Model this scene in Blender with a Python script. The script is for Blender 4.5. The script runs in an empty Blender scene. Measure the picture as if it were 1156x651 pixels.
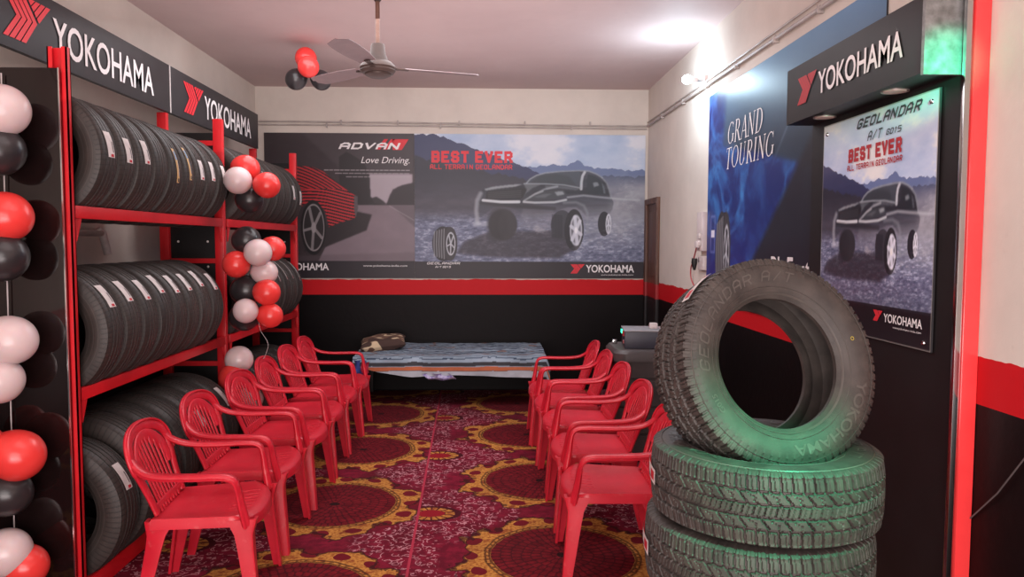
import bpy, bmesh, math, random
import numpy as np
from mathutils import Vector, Matrix
PI = math.pi
R_ = random.Random(7)
col = bpy.context.scene.collection
sc = bpy.context.scene

# ------------------------------------------------------------------ colour + materials
def s2l(c):
    c = np.asarray(c, dtype=float)
    return np.where(c <= 0.04045, c / 12.92, ((np.clip(c, 0, None) + 0.055) / 1.055) ** 2.4)
def lin(r, g, b): return tuple(float(x) for x in s2l([r / 255, g / 255, b / 255])) + (1.0,)

class NT:
    def __init__(s, name):
        s.m = bpy.data.materials.new(name); s.m.use_nodes = True
        s.t = s.m.node_tree; s.n = s.t.nodes; s.l = s.t.links
        s.b = s.n['Principled BSDF']
    def node(s, t, **kw):
        n = s.n.new(t)
        for k, v in kw.items(): setattr(n, k, v)
        return n
    def link(s, a, b): s.l.new(a, b)

def mat(name, c, rough=0.5, metal=0.0, c2=None, scale=8.0, bump=0.0, bscale=60.0, coat=0.0, spec=0.5, emit=None, estr=0.0, sub=0.0):
    N = NT(name); b = N.b
    tc = N.node('ShaderNodeTexCoord')
    nz = N.node('ShaderNodeTexNoise'); nz.inputs['Scale'].default_value = scale; nz.inputs['Detail'].default_value = 5
    N.link(tc.outputs['Object'], nz.inputs['Vector'])
    rp = N.node('ShaderNodeValToRGB')
    c2 = c2 or tuple(x * 0.82 for x in c[:3]) + (1,)
    rp.color_ramp.elements[0].position = .3; rp.color_ramp.elements[1].position = .7
    rp.color_ramp.elements[0].color = c2; rp.color_ramp.elements[1].color = c
    N.link(nz.outputs['Fac'], rp.inputs['Fac']); N.link(rp.outputs['Color'], b.inputs['Base Color'])
    b.inputs['Roughness'].default_value = rough; b.inputs['Metallic'].default_value = metal
    b.inputs['Specular IOR Level'].default_value = spec
    b.inputs['Coat Weight'].default_value = coat
    if sub: b.inputs['Subsurface Weight'].default_value = sub; b.inputs['Subsurface Scale'].default_value = .02
    if emit: b.inputs['Emission Color'].default_value = emit; b.inputs['Emission Strength'].default_value = estr
    if bump:
        n2 = N.node('ShaderNodeTexNoise'); n2.inputs['Scale'].default_value = bscale; n2.inputs['Detail'].default_value = 4
        N.link(tc.outputs['Object'], n2.inputs['Vector'])
        bp = N.node('ShaderNodeBump'); bp.inputs['Strength'].default_value = bump; bp.inputs['Distance'].default_value = .004
        N.link(n2.outputs['Fac'], bp.inputs['Height']); N.link(bp.outputs['Normal'], b.inputs['Normal'])
    return N.m

# expression helper for node maths
class V:
    N = None
    def __init__(s, x): s.x = x
    @staticmethod
    def op(o, *a, clamp=False):
        n = V.N.node('ShaderNodeMath', operation=o, use_clamp=clamp)
        for i, q in enumerate(a):
            if isinstance(q, V): V.N.link(q.x, n.inputs[i])
            else: n.inputs[i].default_value = float(q)
        return V(n.outputs[0])
    def __add__(s, o): return V.op('ADD', s, o)
    __radd__ = __add__
    def __sub__(s, o): return V.op('SUBTRACT', s, o)
    def __rsub__(s, o): return V.op('SUBTRACT', o, s)
    def __mul__(s, o): return V.op('MULTIPLY', s, o)
    __rmul__ = __mul__
    def __truediv__(s, o): return V.op('DIVIDE', s, o)
    def __gt__(s, o): return V.op('GREATER_THAN', s, o)
    def __lt__(s, o): return V.op('LESS_THAN', s, o)
def vsin(a): return V.op('SINE', a)
def vabs(a): return V.op('ABSOLUTE', a)
def vfr(a): return V.op('FRACT', a)
def vfl(a): return V.op('FLOOR', a)
def vmax(a, b): return V.op('MAXIMUM', a, b)
def vmin(a, b): return V.op('MINIMUM', a, b)
def vlen(a, b): return V.op('SQRT', a * a + b * b)
def wrap(a, p): return (vfr(a * (1.0 / p) + 0.5) - 0.5) * p
def sst(a, lo, hi):
    n = V.N.node('ShaderNodeMapRange', interpolation_type='SMOOTHSTEP')
    V.N.link(a.x, n.inputs['Value']); n.inputs['From Min'].default_value = lo; n.inputs['From Max'].default_value = hi
    return V(n.outputs['Result'])
def mixc(f, a, b):
    n = V.N.node('ShaderNodeMix', data_type='RGBA')
    if isinstance(f, V): V.N.link(f.x, n.inputs[0])
    else: n.inputs[0].default_value = f
    for q, i in ((a, 6), (b, 7)):
        if isinstance(q, tuple): n.inputs[i].default_value = q
        else: V.N.link(q, n.inputs[i])
    return n.outputs[2]
def vnoise(vec, scale, detail=3, rough=.5, dist=0):
    n = V.N.node('ShaderNodeTexNoise'); n.inputs['Scale'].default_value = scale
    n.inputs['Detail'].default_value = detail; n.inputs['Roughness'].default_value = rough; n.inputs['Distortion'].default_value = dist
    V.N.link(vec, n.inputs['Vector']); return V(n.outputs['Fac'])

M = {}
M['red_steel'] = mat('red_painted_steel', lin(208, 24, 34), .38, c2=lin(180, 16, 26), scale=5, spec=.5)
M['rubber'] = mat('tyre_rubber', lin(58, 52, 51), .62, c2=lin(44, 40, 40), scale=9, bump=.15, bscale=180)
M['rubber_dusty'] = mat('dusty_tyre_rubber', lin(74, 66, 62), .6, c2=lin(50, 44, 42), scale=14, bump=.2, bscale=160)
M['black_board'] = mat('black_board', lin(24, 21, 22), .5, c2=lin(19, 16, 17), spec=.3)
M['glossy_black'] = mat('glossy_black_acrylic', lin(20, 12, 12), .04, c2=lin(24, 14, 14), spec=.4)
M['sign_black'] = mat('sign_charcoal', lin(44, 41, 44), .5, c2=lin(38, 35, 38))
M['header_black'] = mat('header_black', lin(34, 30, 31), .42, c2=lin(29, 25, 26), spec=.35)
M['white_print'] = mat('white_print', lin(245, 240, 240), .5, c2=lin(235, 230, 230))
M['red_print'] = mat('red_print', lin(225, 50, 62), .5, c2=lin(215, 42, 54))
M['crimson_print'] = mat('crimson_print', lin(184, 38, 48), .5, c2=lin(174, 34, 44))
M['grey_print'] = mat('grey_print', lin(60, 62, 70), .5)
M['paper'] = mat('sticker_paper', lin(222, 214, 212), .6, c2=lin(200, 192, 190), scale=30)
M['paper_blue'] = mat('blue_sticker', lin(120, 160, 200), .6)
M['paper_tan'] = mat('tan_sticker', lin(215, 175, 120), .6)
M['ink'] = mat('sticker_ink', lin(60, 58, 60), .6)
M['sticker_red'] = mat('sticker_red', lin(200, 30, 50), .6)
M['steel'] = mat('brushed_steel', lin(105, 105, 103), .42, .35, c2=lin(150, 150, 150), scale=30, bump=.12, bscale=90)
M['chrome'] = mat('chrome', lin(205, 205, 205), .15, 1.0)
M['pvc'] = mat('pvc_conduit', lin(196, 186, 180), .5, c2=lin(160, 150, 146), scale=6)
M['fan_brown'] = mat('fan_brown', lin(70, 50, 43), .5, c2=lin(54, 38, 33), metal=.2, scale=12)
M['fan_rod'] = mat('fan_rod', lin(120, 84, 70), .5, c2=lin(96, 66, 54), scale=14)
M['fan_blade'] = mat('fan_blade', lin(122, 100, 100), .5, c2=lin(106, 86, 88))
M['bal_red'] = mat('red_balloon', lin(230, 66, 62), .25, c2=lin(222, 58, 56), spec=.5, sub=.25)
M['bal_white'] = mat('white_balloon', lin(214, 192, 192), .25, c2=lin(206, 184, 184), spec=.5, sub=.3)
M['bal_black'] = mat('black_balloon', lin(50, 46, 48), .28, c2=lin(42, 38, 40), spec=.5)
M['string'] = mat('balloon_ribbon', lin(200, 190, 190), .5)
M['wood'] = mat('brown_wood', lin(112, 74, 56), .5, c2=lin(84, 52, 40), scale=6)
M['grey_plastic'] = mat('charcoal_plastic', lin(78, 68, 68), .5, c2=lin(62, 54, 54), scale=10)
M['inverter'] = mat('inverter_case', lin(48, 46, 62), .4, c2=lin(40, 38, 50))
M['inverter_top'] = mat('inverter_lid', lin(150, 148, 152), .4)
M['led_green'] = mat('green_led', lin(40, 230, 150), .4, emit=(0.05, 1, .5, 1), estr=2.5)
M['switch_white'] = mat('switch_plastic', lin(222, 208, 206), .4)
M['wire_red'] = mat('red_wire', lin(190, 90, 95), .5)
M['wire_grey'] = mat('grey_wire', lin(95, 85, 85), .5)
M['dark_part'] = mat('dark_plastic', lin(30, 28, 28), .5)
M['bed_frame'] = mat('bed_frame', lin(40, 34, 34), .5)
M['bulb'] = mat('lit_bulb', (1, 1, 1, 1), .3, emit=(.85, .95, 1, 1), estr=40)
M['lens'] = mat('downlight_lens', lin(214, 188, 178), .4, c2=lin(204, 178, 168))
M['lens_ring'] = mat('downlight_ring', lin(180, 165, 160), .3, metal=.6)
M['blue_cloth'] = mat('blue_cloth', lin(70, 90, 170), .8, c2=lin(50, 60, 120), scale=20)
M['red_cloth'] = mat('red_cloth', lin(190, 40, 70), .8)
M['purple_cloth'] = mat('purple_cloth', lin(110, 95, 160), .8, c2=lin(200, 190, 215), scale=40)
M['yellow_dot'] = mat('yellow_paint', lin(190, 170, 60), .5)
M['rubber_letters'] = mat('raised_rubber', lin(88, 81, 77), .45, c2=lin(72, 66, 63))

def mat_red_chair():
    N = NT('red_moulded_plastic'); V.N = N; b = N.b
    tc = N.node('ShaderNodeTexCoord'); g = tc.outputs['Object']
    n1 = vnoise(g, 5, 4); n2 = vnoise(g, 28, 5, .65)
    c = mixc(sst(n1, .35, .7), lin(192, 28, 46), lin(208, 38, 56))
    c = mixc(sst(n2, .56, .8) * .6, c, lin(206, 104, 100))
    N.link(c, b.inputs['Base Color'])
    b.inputs['Roughness'].default_value = .34
    b.inputs['Subsurface Weight'].default_value = .12; b.inputs['Subsurface Scale'].default_value = .01
    return N.m
M['chair'] = mat_red_chair()

def mat_wall(name, top, side='left'):
    # cream paint above, red band, black dado (painted by height, as in the shop)
    N = NT(name); V.N = N; b = N.b
    tc = N.node('ShaderNodeTexCoord'); geo = N.node('ShaderNodeNewGeometry')
    sp = N.node('ShaderNodeSeparateXYZ'); N.link(geo.outputs['Position'], sp.inputs[0])
    z = V(sp.outputs[2]); p = geo.outputs['Position']
    nz = vnoise(p, 1.1, 5, .6); nf = vnoise(p, 14, 4, .6); edge = vnoise(p, 9, 2)
    c = mixc(sst(nz, .3, .72), top[0], top[1])
    c = mixc(sst(nf, .66, .8) * .25, c, top[2])
    zz = z + (edge - .5) * .03
    c = mixc(zz < 1.2, c, lin(196, 26, 34))
    c = mixc(z < 1.035, c, lin(15, 10, 11))
    N.link(c, b.inputs['Base Color'])
    r = (z < 1.2); rr = V.op('SUBTRACT', .75, r * .25); N.link(rr.x, b.inputs['Roughness'])
    b.inputs['Specular IOR Level'].default_value = .16
    bp = N.node('ShaderNodeBump'); bp.inputs['Strength'].default_value = .12; bp.inputs['Distance'].default_value = .01
    N.link(vnoise(p, 25, 5).x, bp.inputs['Height']); N.link(bp.outputs['Normal'], b.inputs['Normal'])
    return N.m
wall_top = (lin(224, 214, 204), lin(208, 198, 189), lin(184, 172, 163))
M['wall'] = mat_wall('painted_wall', wall_top)

def mat_ceiling():
    N = NT('ceiling_plaster'); V.N = N
    geo = N.node('ShaderNodeNewGeometry'); p = geo.outputs['Position']
    c = mixc(sst(vnoise(p, .7, 5, .6), .3, .7), lin(206, 186, 184), lin(194, 173, 172))
    c = mixc(sst(vnoise(p, 6, 5, .65), .6, .8) * .3, c, lin(178, 156, 158))
    N.link(c, N.b.inputs['Base Color']); N.b.inputs['Roughness'].default_value = .7
    bp = N.node('ShaderNodeBump'); bp.inputs['Strength'].default_value = .15; bp.inputs['Distance'].default_value = .01
    N.link(vnoise(p, 12, 5).x, bp.inputs['Height']); N.link(bp.outputs['Normal'], N.b.inputs['Normal'])
    return N.m
M['ceiling'] = mat_ceiling()

def mat_door():
    N = NT('painted_brown_door'); V.N = N
    geo = N.node('ShaderNodeNewGeometry'); sp = N.node('ShaderNodeSeparateXYZ'); N.link(geo.outputs['Position'], sp.inputs[0])
    y, z = V(sp.outputs[1]), V(sp.outputs[2])
    mp = N.node('ShaderNodeMapping'); mp.inputs['Scale'].default_value = (30, 30, 1.2); N.link(geo.outputs['Position'], mp.inputs[0])
    c = mixc(sst(vnoise(mp.outputs[0], 1.5, 4), .3, .7), lin(108, 72, 55), lin(80, 52, 42))
    c = mixc(z < 1.18, c, lin(150, 26, 32)); c = mixc(z < 1.03, c, lin(28, 22, 24))
    N.link(c, N.b.inputs['Base Color']); N.b.inputs['Roughness'].default_value = .5
    return N.m
M['door'] = mat_door()

def mat_carpet():
    N = NT('medallion_carpet'); V.N = N
    geo = N.node('ShaderNodeNewGeometry')
    # warp coordinates slightly so the weave is not mathematically exact
    sp = N.node('ShaderNodeSeparateXYZ'); N.link(geo.outputs['Position'], sp.inputs[0])
    P = geo.outputs['Position']
    wn = vnoise(P, 9, 2) - .5; wn2 = vnoise(P, 7.3, 2) - .5
    X0, Y0 = V(sp.outputs[0]), V(sp.outputs[1])
    X, Y = X0 + wn * .03, Y0 + wn2 * .03
    seam = (Y0 - 3.53) * -.024 + (-.386)
    left = X0 < seam
    xs = X - seam
    px, py = 1.40, 1.214
    # lattice offsets: right strip (.777,3.767), left strip (-.50,4.553)
    cx = left * (-.52 - .777) + .777
    cy = left * (4.553 - 3.767) + 3.767
    dx, dy = wrap(xs - cx, px), wrap(Y - cy, py)
    r = vlen(dx, dy); th = V.op('ARCTAN2', dy, dx)
    ex, ey = wrap(xs - cx - px / 2, px), wrap(Y - cy - py / 2, py)
    r2 = vlen(ex * .85, ey); th2 = V.op('ARCTAN2', ey, ex)
    fine = vnoise(P, 55, 4, .6); mid = vnoise(P, 16, 4, .6); big = vnoise(P, 3, 3)
    # field
    c = mixc(sst(mid, .35, .65), lin(98, 16, 36), lin(128, 24, 48))
    c = mixc(sst(big, .5, .62) * .6, c, lin(84, 14, 28))
    # white scrollwork: partial rings of two voronoi fields
    def curls(scale, rad, wd, seed):
        vo = N.node('ShaderNodeTexVoronoi'); vo.inputs['Scale'].default_value = scale; vo.inputs['Randomness'].default_value = .8
        mp = N.node('ShaderNodeMapping'); mp.inputs['Location'].default_value = (seed, seed * .7, 0)
        mp.inputs['Scale'].default_value = (1, 1, 0)
        N.link(P, mp.inputs[0]); N.link(mp.outputs[0], vo.inputs['Vector'])
        d = V(vo.outputs['Distance'])
        a = vabs(d - rad) < wd
        gate = vnoise(P, 22 + seed, 1) > .50
        return a * gate
    cur = vmax(vmax(curls(14, .42, .036, 1.3), curls(21, .36, .05, 5.1)), curls(11, .56, .026, 9.7))
    zone = (sst(r2, .47, .40)) * (r > .54)
    zone2 = vmax(zone, sst(vabs(dx), .62, .66) * (r > .55))
    c = mixc(cur * zone2 * (mid * .9 + .15), c, lin(214, 158, 166))
    # gold scalloped ring
    sc1 = vabs(vsin(th * 4 + .4))
    rout = sc1 * .095 + .455 + (vnoise(P, 9, 3) - .5) * .26
    gold_m = (r < rout) * (r > .36)
    gcol = mixc(sst(fine, .35, .6), lin(150, 84, 36), lin(198, 138, 68))
    gcol = mixc(sst(mid, .52, .66) * .75, gcol, lin(124, 44, 30))
    # maroon leaf ovals inside the gold
    lo = wrap(th * (16 / (2 * PI)), 1.0); lr = (r - .475)
    oval = (vlen(lo * .15, lr + (vnoise(P, 6, 1) - .5) * .08) < .040)
    outl = (vabs(r - rout) < .014)
    c = mixc(gold_m, c, gcol)
    c = mixc(oval, c, lin(108, 20, 32))
    c = mixc(outl * .75, c, lin(44, 20, 20))
    # beaded dark ring
    bead = (vabs(vabs(r - .385) - .012) < .006) + (vabs(r - .385) < .018) * (vabs(wrap(th * (52 / (2 * PI)) + r * 9, 1.0)) > .34)
    c = mixc(vmin(bead, 1.0) * .72, c, lin(44, 20, 20))
    # inner disc with petals
    inner = r < .365
    rows = r * (1 / .052); row = vfl(rows); fr = vfr(rows)
    ang = th * (1 / (2 * PI)) * (row * 8 + 8) + row * .5
    fa = vabs(wrap(ang, 1.0))
    petal_edge = vmax(sst(fa + vabs(fr - .6) * .28, .36, .48), sst(fr, .22, .06))
    icol = mixc(sst(mid, .3, .7), lin(90, 13, 23), lin(122, 24, 34))
    icol = mixc(petal_edge * .7, icol, lin(50, 10, 18))
    c = mixc(inner, c, icol)
    c = mixc(r < .03, c, lin(40, 14, 16))
    # small rosettes
    rr2 = vlen(ex * .72, ey)
    ring2 = (rr2 < .10) * (rr2 > .06)
    c = mixc(rr2 < .125, c, lin(70, 16, 26))
    c = mixc(ring2 * (vabs(wrap(th2 * (14 / (2 * PI)), 1.0)) < .38), c, gcol)
    c = mixc(rr2 < .058, c, lin(140, 24, 36))
    # seam
    c = mixc(vabs(X0 - seam) < .007, c, lin(172, 52, 72))
    # patchy grime, then shade painted into the colour toward the far end
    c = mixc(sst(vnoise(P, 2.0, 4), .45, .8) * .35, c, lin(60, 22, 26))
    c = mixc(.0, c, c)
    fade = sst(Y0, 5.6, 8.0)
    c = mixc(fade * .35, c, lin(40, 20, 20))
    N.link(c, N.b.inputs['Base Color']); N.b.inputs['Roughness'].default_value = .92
    N.b.inputs['Specular IOR Level'].default_value = .15
    bp = N.node('ShaderNodeBump'); bp.inputs['Strength'].default_value = .4; bp.inputs['Distance'].default_value = .004
    N.link(vnoise(P, 220, 3).x, bp.inputs['Height']); N.link(bp.outputs['Normal'], N.b.inputs['Normal'])
    return N.m
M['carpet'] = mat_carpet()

def mat_tread_rubber():
    # road tyre: fine lateral sipes by angle (object axis = local Z)
    N = NT('road_tyre_rubber'); V.N = N
    tc = N.node('ShaderNodeTexCoord'); O = tc.outputs['Object']
    sp = N.node('ShaderNodeSeparateXYZ'); N.link(O, sp.inputs[0])
    x, y, z = V(sp.outputs[0]), V(sp.outputs[1]), V(sp.outputs[2])
    r = vlen(x, y); th = V.op('ARCTAN2', y, x)
    s = vfr(th * (80 / (2 * PI)) + vabs(z) * 6.0)
    sip = (s < .22) * (r > .262) * (vabs(z) > .016)
    oi = N.node('ShaderNodeObjectInfo'); rnd = V(oi.outputs['Random'])
    c = mixc(sst(vnoise(O, 8, 4), .3, .7), lin(54, 46, 43), lin(40, 34, 32))
    c = mixc(rnd * .4, c, lin(66, 57, 53))
    c = mixc(sip * .6, c, lin(26, 23, 23))
    # faint sidewall rings
    ringv = (vabs(wrap(r, .021)) < .0016) * (r < .262)
    c = mixc(ringv * .3, c, lin(86, 78, 76))
    N.link(c, N.b.inputs['Base Color']); N.b.inputs['Roughness'].default_value = .55
    bp = N.node('ShaderNodeBump'); bp.inputs['Strength'].default_value = .8; bp.inputs['Distance'].default_value = .004
    h = V.op('SUBTRACT', 1.0, sip); N.link(h.x, bp.inputs['Height']); N.link(bp.outputs['Normal'], N.b.inputs['Normal'])
    return N.m
M['road_rubber'] = mat_tread_rubber()

def mat_vcol(name, rough=.5, spec=.35, coat=0.0, bump=0):
    N = NT(name); V.N = N
    a = N.node('ShaderNodeAttribute'); a.attribute_name = 'Print'
    N.link(a.outputs['Color'], N.b.inputs['Base Color'])
    N.b.inputs['Roughness'].default_value = rough; N.b.inputs['Specular IOR Level'].default_value = spec
    N.b.inputs['Coat Weight'].default_value = coat; N.b.inputs['Coat Roughness'].default_value = .12
    if bump:
        tc = N.node('ShaderNodeTexCoord')
        bp = N.node('ShaderNodeBump'); bp.inputs['Strength'].default_value = bump; bp.inputs['Distance'].default_value = .01
        N.link(vnoise(tc.outputs['Object'], 30, 4).x, bp.inputs['Height']); N.link(bp.outputs['Normal'], N.b.inputs['Normal'])
    return N.m
M['poster'] = mat_vcol('printed_vinyl', .42, .4)
M['poster_gloss'] = mat_vcol('printed_acrylic', .3, .5, .3)
M['blanket'] = mat_vcol('woven_blanket', .9, .1, 0, .5)

# ------------------------------------------------------------------ object helpers
def children(o): return [c for c in bpy.data.objects if c.parent == o]
def put(o, parent=None):
    col.objects.link(o)
    if parent is not None: o.parent = parent
    return o
def tag(o, label=None, cat=None, group=None, kind=None):
    if label: o['label'] = label
    if cat: o['category'] = cat
    if group: o['group'] = group
    if kind: o['kind'] = kind
    return o
def empty(name, loc, rz=0, label=None, cat=None, group=None):
    o = bpy.data.objects.new(name, None); o.empty_display_size = .1
    o.location = loc; o.rotation_euler = (0, 0, rz); put(o); tag(o, label, cat, group); return o

class MB:
    """collects shapes into one mesh"""
    def __init__(s): s.v = []; s.f = []; s.mi = []; s.sm = []
    def add(s, vs, fs, mi=0, smooth=False, T=None):
        o = len(s.v)
        for v in vs:
            v = Vector(v)
            s.v.append(tuple(T @ v) if T else tuple(v))
        for f in fs: s.f.append([i + o for i in f]); s.mi.append(mi); s.sm.append(smooth)
        return s
    def box(s, a, b, mi=0, bev=0.0, T=None, smooth=False):
        bm = bmesh.new(); bmesh.ops.create_cube(bm, size=1)
        ce = [(a[i] + b[i]) / 2 for i in range(3)]; si = [abs(b[i] - a[i]) for i in range(3)]
        for v in bm.verts: v.co = Vector([v.co[i] * si[i] + ce[i] for i in range(3)])
        if bev: bmesh.ops.bevel(bm, geom=bm.edges[:], offset=bev, segments=2, affect='EDGES', profile=.6)
        return s.bm(bm, mi, smooth or bev > 0, T)
    def bm(s, bm, mi=0, smooth=False, T=None):
        bm.verts.index_update()
        s.add([v.co.copy() for v in bm.verts], [[v.index for v in f.verts] for f in bm.faces], mi, smooth, T)
        bm.free(); return s
    def tube(s, pts, r, n=10, mi=0, cap=True, T=None):
        pts = [Vector(p) for p in pts]; rr = r if isinstance(r, (list, tuple)) else [r] * len(pts)
        prof = [[(math.cos(2 * PI * k / n) * q, math.sin(2 * PI * k / n) * q) for k in range(n)] for q in rr]
        return s.sweep(pts, prof, None, mi, cap, T)
    def sweep(s, pts, profs, ups=None, mi=0, cap=True, T=None, smooth=True):
        pts = [Vector(p) for p in pts]; n = len(profs[0]); vs = []; fs = []
        prev = None
        for i, p in enumerate(pts):
            t = (pts[min(i + 1, len(pts) - 1)] - pts[max(i - 1, 0)]).normalized()
            if ups is not None: u = Vector(ups[i])
            else:
                u = prev if prev is not None else (Vector((0, 0, 1)) if abs(t.z) < .9 else Vector((1, 0, 0)))
            u = (u - t * u.dot(t)).normalized(); w = t.cross(u).normalized(); prev = u
            for (a, b) in profs[i]: vs.append(p + u * a + w * b)
        for i in range(len(pts) - 1):
            for k in range(n):
                k2 = (k + 1) % n
                fs.append([i * n + k, i * n + k2, (i + 1) * n + k2, (i + 1) * n + k])
        if cap: fs.append(list(range(n))[::-1]); fs.append([(len(pts) - 1) * n + k for k in range(n)])
        return s.add(vs, fs, mi, smooth, T)
    def lathe(s, prof, n=32, mi=0, closed=False, T=None, smooth=True):
        """prof: (r,z) list about local Z"""
        m = len(prof); vs = []; fs = []
        for k in range(n):
            a = 2 * PI * k / n; c, d = math.cos(a), math.sin(a)
            for (r, z) in prof: vs.append((r * c, r * d, z))
        for k in range(n):
            k2 = (k + 1) % n
            for j in range(m if closed else m - 1):
                j2 = (j + 1) % m
                fs.append([k * m + j, k2 * m + j, k2 * m + j2, k * m + j2])
        return s.add(vs, fs, mi, smooth, T)
    def poly(s, pts, mi=0, T=None): return s.add([(p[0], p[1], p[2] if len(p) > 2 else 0) for p in pts], [list(range(len(pts)))], mi, False, T)
    def mesh(s, name, mats):
        me = bpy.data.meshes.new(name); me.from_pydata(s.v, [], s.f)
        for m in mats: me.materials.append(m)
        me.polygons.foreach_set('material_index', s.mi); me.polygons.foreach_set('use_smooth', s.sm)
        me.update(); return me
    def build(s, name, mats, parent=None, base=None, recenter=True, fixn=True):
        if not isinstance(mats, (list, tuple)): mats = [mats]
        off = Vector((0, 0, 0))
        if parent is None and recenter:
            a = np.array(s.v); lo = a.min(0); hi = a.max(0)
            off = Vector(((lo[0] + hi[0]) / 2, (lo[1] + hi[1]) / 2, lo[2]))
            s.v = [tuple(Vector(v) - off) for v in s.v]
        elif base is not None:
            s.v = [tuple(Vector(v) - Vector(base)) for v in s.v]
        me = s.mesh(name, mats)
        if fixn:
            bm = bmesh.new(); bm.from_mesh(me); bmesh.ops.recalc_face_normals(bm, faces=bm.faces); bm.to_mesh(me); bm.free()
        if any(s.sm):
            try: me.set_sharp_from_angle(angle=math.radians(42))
            except Exception: pass
        o = bpy.data.objects.new(name, me); o.location = off; put(o, parent); return o

def rect_prof(w, t, r=.3):
    """rounded rectangle, w along u, t along w-axis"""
    a, b = w / 2, t / 2; q = min(a, b) * r * 1.4
    return [(a, b - q), (a - q, b), (-a + q, b), (-a, b - q), (-a, -b + q), (-a + q, -b), (a - q, -b), (a, -b + q)]

def smooth_path(pts, sub=6):
    pts = [Vector(p) for p in pts]; out = []
    for i in range(len(pts) - 1):
        p0 = pts[max(i - 1, 0)]; p1 = pts[i]; p2 = pts[i + 1]; p3 = pts[min(i + 2, len(pts) - 1)]
        for k in range(sub):
            t = k / sub
            out.append(.5 * ((2 * p1) + (-p0 + p2) * t + (2 * p0 - 5 * p1 + 4 * p2 - p3) * t * t + (-p0 + 3 * p1 - 3 * p2 + p3) * t ** 3))
    out.append(pts[-1]); return out

def struct(o): o['kind'] = 'structure'; return o

# ------------------------------------------------------------------ lettering
def frame(origin, ux, uy, lift=0.0):
    """matrix mapping 2-D artwork (x right, y up) onto a surface"""
    ux = Vector(ux).normalized(); uy = Vector(uy).normalized(); n = ux.cross(uy)
    o = Vector(origin) + n * lift
    return Matrix(((ux.x, uy.x, n.x, o.x), (ux.y, uy.y, n.y, o.y), (ux.z, uy.z, n.z, o.z), (0, 0, 0, 1)))
def text2d(body, w=None, h=None, shear=0.0, bold=0.0, spacing=1.0):
    cu = bpy.data.curves.new('tmp', 'FONT'); cu.body = body; cu.size = 1; cu.shear = shear; cu.offset = bold
    cu.space_character = spacing; cu.resolution_u = 4
    o = bpy.data.objects.new('tmp', cu); col.objects.link(o)
    bpy.context.view_layer.update()
    me = bpy.data.meshes.new_from_object(o.evaluated_get(bpy.context.evaluated_depsgraph_get()))
    vs = [(v.co.x, v.co.y) for v in me.vertices]; fs = [list(p.vertices) for p in me.polygons]
    bpy.data.objects.remove(o); bpy.data.curves.remove(cu); bpy.data.meshes.remove(me)
    return fit2d(vs, fs, w, h)
def fit2d(vs, fs, w, h):
    x0 = min(v[0] for v in vs); x1 = max(v[0] for v in vs); y0 = min(v[1] for v in vs); y1 = max(v[1] for v in vs)
    sx = (w / (x1 - x0)) if w else None; sy = (h / (y1 - y0)) if h else None
    sx = sx or sy; sy = sy or sx
    return [((v[0] - x0) * sx, (v[1] - y0) * sy) for v in vs], fs
def add2d(mb, art, x, y, T, mi=0):
    vs, fs = art; lev = {}; used = {}
    for k, f in enumerate(fs):          # overlapping strokes are layered a hair apart
        r = min(used.get(i, 10 ** 6) for i in f); r = k if r == 10 ** 6 else r
        for i in f: used[i] = r
    order = {r: q for q, r in enumerate(sorted(set(used.values())))}
    st = 0.0 if len(order) < 3 or getattr(art, 'flat', False) else .00022
    return mb.add([(v[0] + x, v[1] + y, st * (order[used[i]] % 11) if i in used else 0) for i, v in enumerate(vs)], fs, mi, False, T)

BLK = {  # polyline block capitals on a 0..0.7 x 0..1 grid
 'A': [[(0, 0), (0, .75), (.2, 1), (.5, 1), (.7, .75), (.7, 0)], [(0, .42), (.7, .42)]],
 'B': [[(0, 0), (0, 1), (.55, 1), (.68, .88), (.68, .62), (.58, .5), (.7, .4), (.7, .12), (.57, 0), (0, 0)], [(0, .5), (.58, .5)]],
 'D': [[(0, 0), (0, 1), (.5, 1), (.7, .8), (.7, .2), (.5, 0), (0, 0)]],
 'E': [[(.7, 0), (0, 0), (0, 1), (.7, 1)], [(0, .5), (.52, .5)]],
 'G': [[(.7, .8), (.7, .85), (.55, 1), (.15, 1), (0, .85), (0, .15), (.15, 0), (.55, 0), (.7, .15), (.7, .45), (.4, .45)]],
 'I': [[(.35, 0), (.35, 1)]],
 'L': [[(0, 1), (0, 0), (.7, 0)]],
 'N': [[(0, 0), (0, 1), (.7, 0), (.7, 1)]],
 'O': [[(.15, 0), (0, .15), (0, .85), (.15, 1), (.55, 1), (.7, .85), (.7, .15), (.55, 0), (.15, 0)]],
 'R': [[(0, 0), (0, 1), (.55, 1), (.7, .86), (.7, .6), (.55, .46), (0, .46)], [(.4, .46), (.7, 0)]],
 'S': [[(.7, .82), (.7, .85), (.55, 1), (.15, 1), (0, .85), (0, .65), (.15, .5), (.55, .5), (.7, .35), (.7, .15), (.55, 0), (.15, 0), (0, .15), (0, .18)]],
 'T': [[(0, 1), (.7, 1)], [(.35, 1), (.35, 0)]],
 'V': [[(0, 1), (.35, 0), (.7, 1)]],
 '/': [[(.1, 0), (.6, 1)]],
 '0': [[(.15, 0), (0, .15), (0, .85), (.15, 1), (.55, 1), (.7, .85), (.7, .15), (.55, 0), (.15, 0)]],
 '1': [[(.2, .85), (.4, 1), (.4, 0)]],
 '5': [[(.7, 1), (0, 1), (0, .55), (.55, .55), (.7, .4), (.7, .15), (.55, 0), (0, 0)]],
}
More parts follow.
